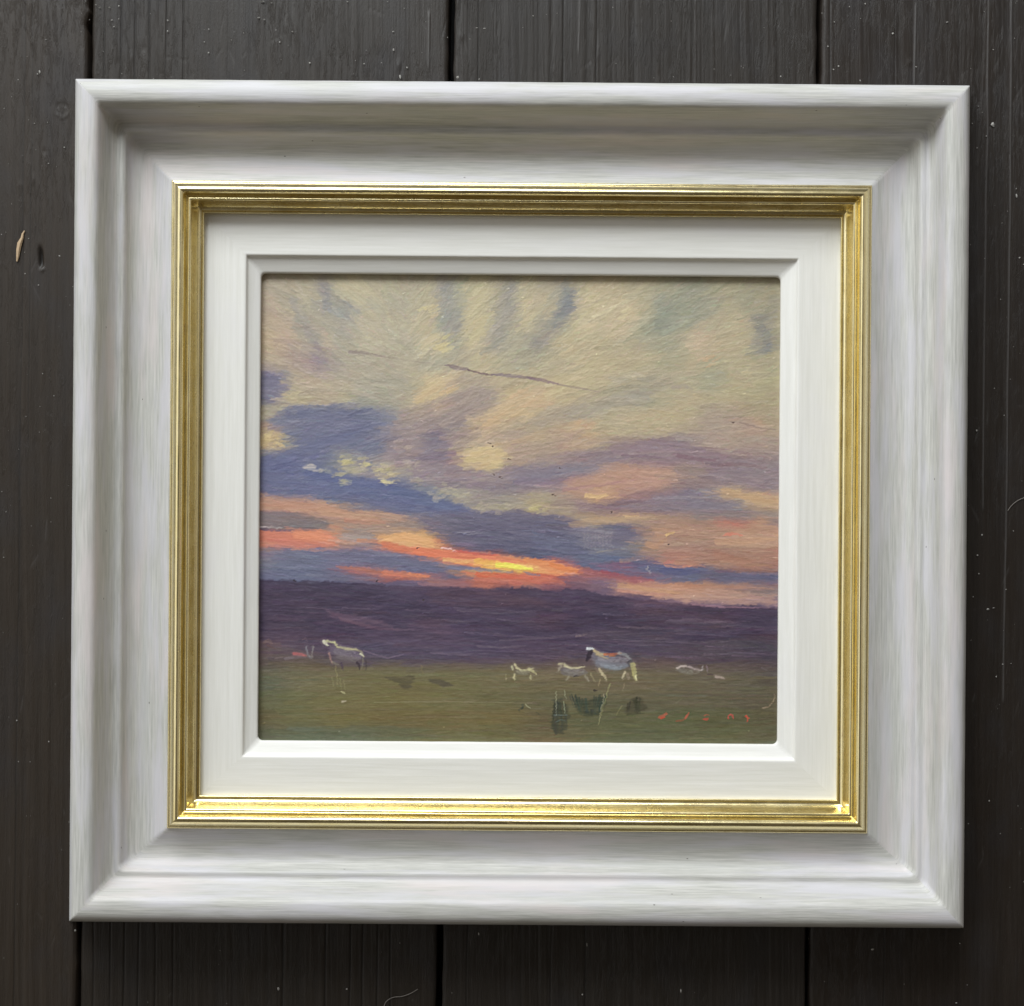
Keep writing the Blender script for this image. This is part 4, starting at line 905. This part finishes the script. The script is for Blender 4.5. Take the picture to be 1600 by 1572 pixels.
M_BOARD = mat_board()
floor = tag(empty('floor'), kind='structure')
kF = H_CAM / D_LIP * S_MM
GAPS = [(140, 121), (705, 686), (1281, 1262)]     # seam pixel at the top and at the bottom of the photo
def seam_x(i, py):
    a, b = GAPS[i] if 0 <= i <= 2 else (140 + 571 * i, 121 + 571 * i)
    return a + (b - a) * (py - 30) / 1500.0
TOP, BOT = -700, 2300
def plank(i, seed, z_off, tone, grooves):
    r = np.random.RandomState(seed)
    py = np.concatenate([np.linspace(TOP, -60, 70)[:-1], np.linspace(-60, 1640, 510), np.linspace(1640, BOT, 70)[1:]]); ny = len(py)
    gw = {0: 6, 1: 5.5, 2: 8.0, 3: 6.5}
    wob_l = 1.0 * smooth1(ny, 40, seed + 1) + .8 * smooth1(ny, 7, seed + 2)
    wob_r = 1.0 * smooth1(ny, 40, seed + 3) + .8 * smooth1(ny, 7, seed + 4)
    xl = np.array([seam_x(i - 1, y) for y in py]) + gw.get(i, 6) * .62 + wob_l
    xr = np.array([seam_x(i, y) for y in py]) - gw.get(i + 1, 6) * .62 + wob_r
    if i == 0:      # chipped edge beside the first seam
        xr = xr - 3.5 * np.exp(-((py - 38) / 9.) ** 2) + 2.5 * np.exp(-((py - 16) / 6.) ** 2)
    nx = int((xr[0] - xl[0]) / (1.25 if 0 <= i <= 3 else 4))
    s = np.linspace(0, 1, nx)
    X = xl[:, None] * (1 - s) + xr[:, None] * s; Y = np.repeat(py[:, None], nx, 1)
    dl = X - xl[:, None]; dr = xr[:, None] - X
    Z = z_off + .00012 * smooth_noise(ny, nx, 50, 60, seed + 5)
    # rounded arris
    for d in (dl, dr): Z = Z - .0011 * np.exp(-(d / 2.6) ** 1.3)
    # grain: long wandering ridges, deeper on some boards
    warp = 8 * smooth_noise(ny, nx, 90, 70, seed + 6)
    tgrain = np.interp(X + warp, np.arange(-1200, 2900, 1.0), smooth1(4100, 3.2, seed + 7))
    tgr2 = np.interp(X + warp, np.arange(-1200, 2900, 1.0), smooth1(4100, 9, seed + 8))
    Z = Z + tone['grain'] * (.00005 * tgrain * (1 + .8 * smooth_noise(ny, nx, 60, 50, seed + 9)) + .00008 * tgr2)
    col = np.array(tone['col'])[None, None, :] * np.ones((ny, nx, 1))
    col = col * (1 + .10 * tgr2 + .07 * tgrain)[..., None]
    for gx, w, dep, y0, y1 in grooves:
        wx = gx + (Y - 30) * -.0123 + 1.2 * np.interp(Y, py, smooth1(ny, 30, seed + int(gx)))
        m = np.exp(-((X - wx) / w) ** 2) * np.clip((Y - y0) / 10, 0, 1) * np.clip((y1 - Y) / 10, 0, 1)
        Z = Z - dep * m
        if dep > 0: col = col * (1 - .45 * m)[..., None]
        else: col = col + (m * .05)[..., None]
    for _ in range(230):                # scuffs
        cx, cy = r.uniform(xl[0], xr[0]), r.uniform(TOP, BOT)
        if 130 < cx < 1490 and 150 < cy < 1420: continue
        an = r.normal(0, .35) if r.rand() < .75 else r.uniform(-1.5, 1.5); ln = r.uniform(3, 22); ll = r.uniform(.004, .022)
        ix = np.abs(X[0] - cx) < 26; iy = np.abs(py - cy) < 30
        if ix.any() and iy.any():
            sub = np.ix_(iy, ix); dx_, dy_ = X[sub] - cx, Y[sub] - cy
            u_ = dx_ * math.sin(an) + dy_ * math.cos(an); v_ = dx_ * math.cos(an) - dy_ * math.sin(an)
            g = np.exp(-(u_ / ln) ** 4 - (v_ / 1.1) ** 2); col[sub] += (ll * g)[..., None]; Z[sub] -= .00012 * g
    # shallow knocks and blobs in the old paint
    for _ in range(150):
        cx, cy = r.uniform(xl[0], xr[0]), r.uniform(TOP, BOT)
        if 130 < cx < 1490 and 150 < cy < 1420: continue
        sx, sy, dz = r.uniform(1.5, 4), r.uniform(2, 9), r.uniform(-.00022, .00028)
        ix = np.abs(X[0] - cx) < 16; iy = np.abs(py - cy) < 34
        if ix.any() and iy.any():
            sub = np.ix_(iy, ix)
            Z[sub] += dz * np.exp(-((X[sub] - cx) / sx) ** 2 - ((Y[sub] - cy) / sy) ** 2)
    if i == 0:      # nail ring and gouge
        rr = np.hypot(X - 97, Y - 172); Z = Z - .0003 * np.exp(-((rr - 10) / 1.6) ** 2) * np.clip(.5 - (Y - 172) / 20, 0, 1) + .0003 * np.exp(-((rr - 11) / 1.5) ** 2) * np.clip(.4 + (Y - 172) / 20, 0, 1)
        g = np.exp(-((X - 63.5 - .05 * (Y - 400)) / 3.2) ** 2 - ((Y - 402) / 15) ** 4)
        Z = Z - .0016 * g; col = col * (1 - .8 * g)[..., None]
        g = np.exp(-((X - 66) / 3) ** 2 - ((Y - 421) / 2.5) ** 2); Z = Z + .0008 * g; col = col + (.05 * g)[..., None]
        col = col * (1 - .3 * np.exp(-((X - 24) / 4) ** 2 - ((Y - 385) / 20) ** 2))[..., None]
    wx_, wy_ = to_world(X, Y, 0.0)
    co = np.stack([wx_, wy_, Z], -1)
    # skirt down the two long edges
    lo_l = co[:, :1].copy(); lo_l[..., 2] = -.020; lo_r = co[:, -1:].copy(); lo_r[..., 2] = -.020
    co = np.concatenate([lo_l, co, lo_r], 1)
    col = np.concatenate([col[:, :1] * .6, col, col[:, -1:] * .6], 1)
    uv = np.stack([co[..., 0] + i * .37, co[..., 1] + co[..., 0] * .012], -1)
    return mesh_obj('board', co.reshape(-1, 3), grid_faces(ny, nx + 2, True), M_BOARD, floor,
                    uv.reshape(-1, 2), True, np.clip(col, .002, 1).reshape(-1, 3))

T0 = dict(col=(.021, .0148, .0098), grain=.8)
T1 = dict(col=(.0150, .0112, .0080), grain=.7)
T2 = dict(col=(.0140, .0108, .0082), grain=1.5)
T3 = dict(col=(.0125, .0085, .0060), grain=1.0)  # darker base colour stands in for the weaker window sheen on the right board
plank(0, 101, 0.0, T0, [(40, 1.1, .00012, -200, 1800), (52, 1, .00012, -200, 700)])
plank(1, 202, -.0003, T1, [(g, 1.0, .00040, -200, 1700) for g in (163, 189, 211, 234, 260, 287)] +
      [(500 + g, 1.1, .0005, 1300, 1800) for g in (27, 65, 85, 107, 128)] +
      [(671, 1.6, -.0004, 14, 112), (460, 2, .0003, 1400, 1800)])
plank(2, 303, .0002, T2, [(748, 1, .0003, -200, 1700), (880, 1, .0003, -200, 1700), (905, 1, -.0002, -200, 90), (932, 1, .0003, -200, 1700)])
plank(3, 404, -.0001, T3, [(1297, .9, .0003, -200, 300), (1399, .9, .0002, -200, 1800), (1430, 1.1, -.0003, 0, 140), (1545, 1, -.00025, -200, 800), (1581, 1., -.00035, -200, 1100)])
plank(-1, 505, .0001, T1, [])
plank(4, 606, 0.0, T2, [])
M_DARK = mat_plain('dark_void_under_boards', (.006, .006, .006), .9)
a0, b0 = to_world(-1050, -720, 0); a1, b1 = to_world(2450, 2320, 0)
mesh_obj('underfloor', [(a0, b0, -.0205), (a1, b0, -.0205), (a1, b1, -.0205), (a0, b1, -.0205)], [(3, 2, 1, 0)], M_DARK, floor, smooth=False)

# ================================================================ the framed painting
O_X, O_Y = to_world(811.7, 787, Z_LIP)
TH = -math.radians(.43)
frame = tag(empty('framed_painting', (O_X, O_Y, 0), TH),
            'small sunset landscape with sheep in a wide off white frame with a gold inner edge', 'framed painting')

ANCH_T = [0, 73, 152, 202, 270, 293]
ANCH = np.array([[113, 1510.5, 128.5, 1445], [184, 1441, 204, 1370], [265, 1358.5, 286, 1298],
                 [316, 1310, 337, 1246], [383, 1243, 403, 1183.5], [406, 1216.5, 430.5, 1159.5]], float)
def ring(t, z):
    """local left, right, top, bottom of the rectangle at section offset t and height z"""
    e = [np.interp(t, ANCH_T, ANCH[:, j]) for j in range(4)]
    if t < 0: e = [ANCH[0, 0] + t, ANCH[0, 1] - t, ANCH[0, 2] + t, ANCH[0, 3] - t]
    L, _ = to_world(e[0], 787, z); R_, _ = to_world(e[1], 787, z)
    _, T = to_world(811.7, e[2], z); _, B = to_world(811.7, e[3], z)
    return L - O_X, R_ - O_X, T - O_Y, B - O_Y

def densify(prof, n, sm):
    t = np.array([p[0] for p in prof], float); z = np.array([p[1] for p in prof], float)
    l = np.concatenate([[0], np.cumsum(np.hypot(np.diff(t), np.diff(z * 4)))])
    s = np.linspace(0, l[-1], n)
    tt = np.interp(s, l, t); zz = np.interp(s, l, z)
    for _ in range(sm):
        tt[1:-1] = .25 * tt[:-2] + .5 * tt[1:-1] + .25 * tt[2:]
        zz[1:-1] = .25 * zz[:-2] + .5 * zz[1:-1] + .25 * zz[2:]
    return tt, zz

def moulding(name, prof, mat, parent, n=70, sm=2, wave=.00012, seed=1, along=220, edge_wob=0., rad=((0, .5), (300, .5))):
    """four rails swept round the opening; rad = corner radius in photo pixels against section offset"""
    tt, zz = densify(prof, n, sm)
    rings = np.array([ring(t, z / 1000.) for t, z in zip(tt, zz)])         # n x 4
    zz = zz / 1000.
    rr = np.interp(tt, [r[0] for r in rad], [r[1] for r in rad]) * S_MM
    arc = np.concatenate([[0], np.cumsum(np.hypot(np.diff(rings[:, 0]), np.diff(zz)))])
    NA = 9
    CO, UV, F = [], [], []; base = 0
    for r_ in range(4):
        L, R_, T, B = rings.T
        P = [np.stack([L, T], 1), np.stack([R_, T], 1), np.stack([R_, B], 1), np.stack([L, B], 1)]
        A, Bp = P[r_], P[(r_ + 1) % 4]
        d = np.array([(1, 0), (0, -1), (-1, 0), (0, 1)][r_], float)          # along the rail
        nin = np.array([(0, -1), (-1, 0), (0, 1), (1, 0)][r_], float)         # towards the picture
        a = np.linspace(math.pi / 4, 0, NA)                                    # half arc, mitre -> straight
        R = rr[:, None, None]
        st = A[:, None] + R * ((1 - np.sin(a))[:, None] * d + (1 - np.cos(a))[:, None] * nin)
        en = (Bp[:, None] + R * (-(1 - np.sin(a))[:, None] * d + (1 - np.cos(a))[:, None] * nin))[:, ::-1]
        s = np.linspace(0, 1, along + 2)[1:-1]
        mid = st[:, -1:] * (1 - s)[None, :, None] + en[:, :1] * s[None, :, None]
        co = np.concatenate([st, mid, en], 1); m = co.shape[1]
        sp = np.linspace(0, 1, m)
        fade = np.clip(np.minimum(sp, 1 - sp) * 9 - .4, 0, 1)
        wz = wave * smooth_noise(n, m, 12, 14, seed * 10 + r_) * fade
        we = edge_wob * smooth_noise(n, m, 40, 4, seed * 10 + r_ + 4) * fade
        X = co[..., 0] + nin[0] * we; Y = co[..., 1] + nin[1] * we
        Z = np.repeat(zz[:, None], m, 1) + wz * (zz[:, None] > .001)
        CO.append(np.stack([X, Y, Z], -1).reshape(-1, 3))
        u = (co[..., 0] if r_ % 2 == 0 else co[..., 1]) + 3.7 * r_ + seed
        UV.append(np.stack([u, np.repeat(arc[:, None], m, 1) + .5 * r_], -1).reshape(-1, 2))
        F.append(grid_faces(n, m, True) + base); base += n * m
    return mesh_obj(name, np.concatenate(CO), np.concatenate(F), mat, parent, np.concatenate(UV), True)

OUTER = [(0, 0), (0, 24), (.6, 26.5), (2.5, 28.3), (6, 29.4), (12, 30), (22, 30.2), (32, 29.8), (38, 28.6), (44, 26.2), (50, 23.6),
         (58, 20.6), (66, 18.9), (70.5, 18.3), (72, 18.9), (76, 19.1), (80, 18.5), (84, 16.9), (86, 15.6), (94, 13.9), (104, 12.9), (114, 12.7),
         (124, 13.1), (134, 14.1), (142, 15.4), (149, 16.6), (156, 16.9)]
GOLD = [(151.5, 14), (151.5, 16.9), (152.2, 17.6), (153.5, 17.8), (155.5, 17.6)]
GOLD += [(155.5 + 9.0 * (1 - math.cos(a)), 17.8 + 4.3 * math.sin(a)) for a in np.linspace(.12, math.pi - .5, 26)]
GOLD += [(175.0, 18.6)] + [(175.6 + 3.4 * (1 - math.cos(a)), 18.5 + 1.1 * math.sin(a)) for a in np.linspace(.2, math.pi - .6, 12)]
GOLD += [(183.2 + 15.0 * q, 12.9 + 5.0 * (1 - q) ** 2.2) for q in np.linspace(0, 1, 18)]
GOLD += [(198.8, 13.3), (200.2, 13.5), (201.5, 13.2), (202.1, 12.4), (202.2, 10)]
LINER = [(198, 11.0), (206, 11.0), (262, 11.2), (267.5, 11.2), (269.5, 10.9), (271, 10.1), (273, 9.7), (280, 8.9), (289, 8.0), (291.6, 7.7), (292.8, 7.0), (293, 5.0)]
M_FR, M_GO, M_LI = mat_frame_paint(), mat_gold(), mat_liner()
o1 = moulding('outer_moulding', OUTER, M_FR, frame, 110, 3, .00010, 1, 260, .00004, ((0, 1.5), (10, 3), (35, 7), (60, 11), (100, 10), (150, 4), (156, 2)))
o2 = moulding('gold_slip', GOLD, M_GO, frame, 150, 1, .00001, 2, 420, .00002, ((150, 1.0), (165, 1.5), (203, .8)))
o3 = moulding('liner', LINER, M_LI, frame, 80, 1, .00004, 3, 160, .00003, ((200, .5), (266, 1.5), (275, 4), (290, 7), (294, 8.5)))
back = [ring(2, .001)]
L, R_, T, B = back[0]
mesh_obj('backing_board', [(L, B, .0012), (R_, B, .0012), (R_, T, .0012), (L, T, .0012)], [(0, 1, 2, 3)], mat_plain('brown_backing', (.12, .08, .05), .8), frame, smooth=False)

# the panel itself
RGB, HGT = paint()
LIGHT = 1.0
def srgb_lin(c):
    c = c / 255.0
    return np.where(c <= .04045, c / 12.92, ((c + .055) / 1.055) ** 2.4)
ZP = .0052
ys = np.arange(PH)[:, None] + PY0 + .5; xs = np.arange(PW)[None] + PX0 + .5
ys, xs = np.broadcast_arrays(ys, xs)
X, Y = to_world(xs, ys, ZP)
X = X - O_X; Y = Y - O_Y
c_, s_ = math.cos(-TH), math.sin(-TH)
XL, YL = X * c_ - Y * s_, X * s_ + Y * c_
co = np.stack([XL, YL, ZP + HGT * .00011], -1).reshape(-1, 3)
alb = np.clip(srgb_lin(RGB) * PAINT_GAIN, .004, .85).reshape(-1, 3)
painting = mesh_obj('painting', co, grid_faces(PH, PW, True), mat_oil(), frame, None, True, alb)

# ================================================================ small things lying on the boards
def flake_mesh(cx, cy, z, sx, sy, rot, rnd, hgt, V, F):
    b = len(V); k = 6
    for j in range(k):
        a = j / k * 2 * math.pi; q = rnd.uniform(.6, 1.15)
        x, y = sx * q * math.cos(a), sy * q * math.sin(a)
        V.append((cx + x * math.cos(rot) - y * math.sin(rot), cy + x * math.sin(rot) + y * math.cos(rot), z))
    V.append((cx, cy, z + hgt))
    for j in range(k): F.append((b + j, b + (j + 1) % k, b + k))
rnd = random.Random(5)
V, F = [], []
def speck(px, py, s, el=1.0, rot=None):
    x, y = to_world(px, py, 0)
    flake_mesh(x, y, .0002, s * kF, s * kF * el, rnd.uniform(0, 3.1) if rot is None else rot, rnd, s * kF * .5, V, F)
n = 0
while n < 330:
    px, py = rnd.uniform(-60, 1660), rnd.uniform(-60, 1630)
    if 118 < px < 1500 and 135 < py < 1440: continue
    if py > 1440 and rnd.random() < .75: continue
    speck(px, py, rnd.choice([.45, .6, .6, .8, 1.1]), rnd.uniform(.7, 1.6)); n += 1
for px, py, s, el in ((150, 8, 2, .5), (156, 12, 2.4, .4), (171, 12, 2, .5), (186, 10, 1.6, .8), (175, 32, 1.6, .7), (178, 42, 1.8, .6), (262, 32, 1.4, 1), (262, 49, 1.2, 1),
                      (410, 3, 3.5, .3), (424, 5, 2, .4), (404, 28, 2.4, .5), (413, 31, 2, .5), (62, 113, 1.6, 2.2), (59, 116, 1.4, 1), (457, 50, 1.6, .7), (484, 99, 1.6, 1),
                      (615, 78, 1.8, 1.2), (625, 120, 1.8, 2), (636, 106, 1.6, 1), (745, 44, 2.2, .4), (757, 45, 2, .5), (715, 121, 2.4, 1), (543, 3, 1.5, .6),
                      (1395, 53, 1.8, 1), (1480, 35, 2, .6), (1552, 78, 1.6, .8), (1551, 195, 3.2, 1.5), (1541, 213, 1.2, 1), (1588, 306, 1.4, 2.2), (1310, 104, 1.5, 1), (1302, 109, 1.5, 1),
                      (45, 373, 1, 1), (1526, 673, 1.6, 1), (1534, 836, 1.6, 1), (1527, 868, 1.6, .9), (1543, 952, 2.4, .7), (1552, 950, 1.8, .6), (435, 1545, 2.2, 1.2), (542, 1545, 1.6, 1),
                      (1363, 1483, 2.6, .7), (118, 1454, 1.8, 1.2), (910, 1554, 1.3, 1.2), (917, 1476, 1, 3.5), (748, 1459, 1.1, 2.4), (1064, 1548, 1.2, 3), (1494, 1567, 1.8, .6)):
    speck(px, py, s, el, 0.1)
me = bpy.data.meshes.new('dust'); me.from_pydata(V, [], F); me.materials.append(mat_plain('pale_dust', (.30, .29, .27), .7)); me.update()
tag(link(bpy.data.objects.new('dust', me)), 'pale specks of dust scattered over the dark boards', 'dust', kind='stuff')

def ribbon(name, pts, r, mat, z=.0004, close=False):
    """thin tapered rod through photo points"""
    P = [(*to_world(p[0], p[1], 0), z + (p[2] if len(p) > 2 else 0)) for p in pts]
    V, F = [], []; k = 6; n = len(P)
    for i, p in enumerate(P):
        q0, q1 = P[max(0, i - 1)], P[min(n - 1, i + 1)]
        dx, dy = q1[0] - q0[0], q1[1] - q0[1]; l = math.hypot(dx, dy) or 1; nx_, ny_ = -dy / l, dx / l
        rr = r if not callable(r) else r(i / (n - 1))
        for j in range(k):
            a = 2 * math.pi * j / k
            V.append((p[0] + nx_ * rr * math.cos(a), p[1] + ny_ * rr * math.cos(a), p[2] + rr * .8 * math.sin(a)))
    for i in range(n - 1):
        for j in range(k): F.append((i * k + j, i * k + (j + 1) % k, (i + 1) * k + (j + 1) % k, (i + 1) * k + j))
    F.append(tuple(range(k - 1, -1, -1))); F.append(tuple(range((n - 1) * k, n * k)))
    me = bpy.data.meshes.new(name); me.from_pydata(V, [], F); me.materials.append(mat); me.update()
    return link(bpy.data.objects.new(name, me))
M_WOOD = mat_plain('bare_split_wood', (.46, .33, .20), .7)
tag(ribbon('wood_splinter', [(39, 361), (36, 366), (35, 372), (31, 381), (29, 392), (28, 402), (27, 409)],
           lambda u: kF * (.7 + 3.0 * math.sin(math.pi * min(1, .12 + u * .8)) ** 1.4 * (1 if u > .35 else .55)), M_WOOD, .0003),
    'pale bare wood splinter on the dark board left of the frame', 'splinter')
M_HAIR = mat_plain('grey_hair', (.22, .20, .18), .5)
def curve(p, n=24):
    p = np.array(p, float); t = np.linspace(0, len(p) - 1, n); out = []
    for u in t:
        i = min(int(u), len(p) - 2); f = u - i
        a, b, c, d = p[max(i - 1, 0)], p[i], p[i + 1], p[min(i + 2, len(p) - 1)]
        out.append(tuple(.5 * ((2 * b) + (-a + c) * f + (2 * a - 5 * b + 4 * c - d) * f * f + (-a + 3 * b - 3 * c + d) * f ** 3)))
    return out
tag(ribbon('hair', curve([(600, 1572), (604, 1564), (614, 1558), (630, 1556), (643, 1551), (653, 1545)]), kF * .42, M_HAIR),
    'short curved grey hair lying in the shadow below the frame', 'hair')
tag(ribbon('hair', curve([(1574, 798), (1580, 790), (1590, 782), (1604, 776)]), kF * .42, M_HAIR),
    'curved pale hair on the board right of the frame', 'hair')
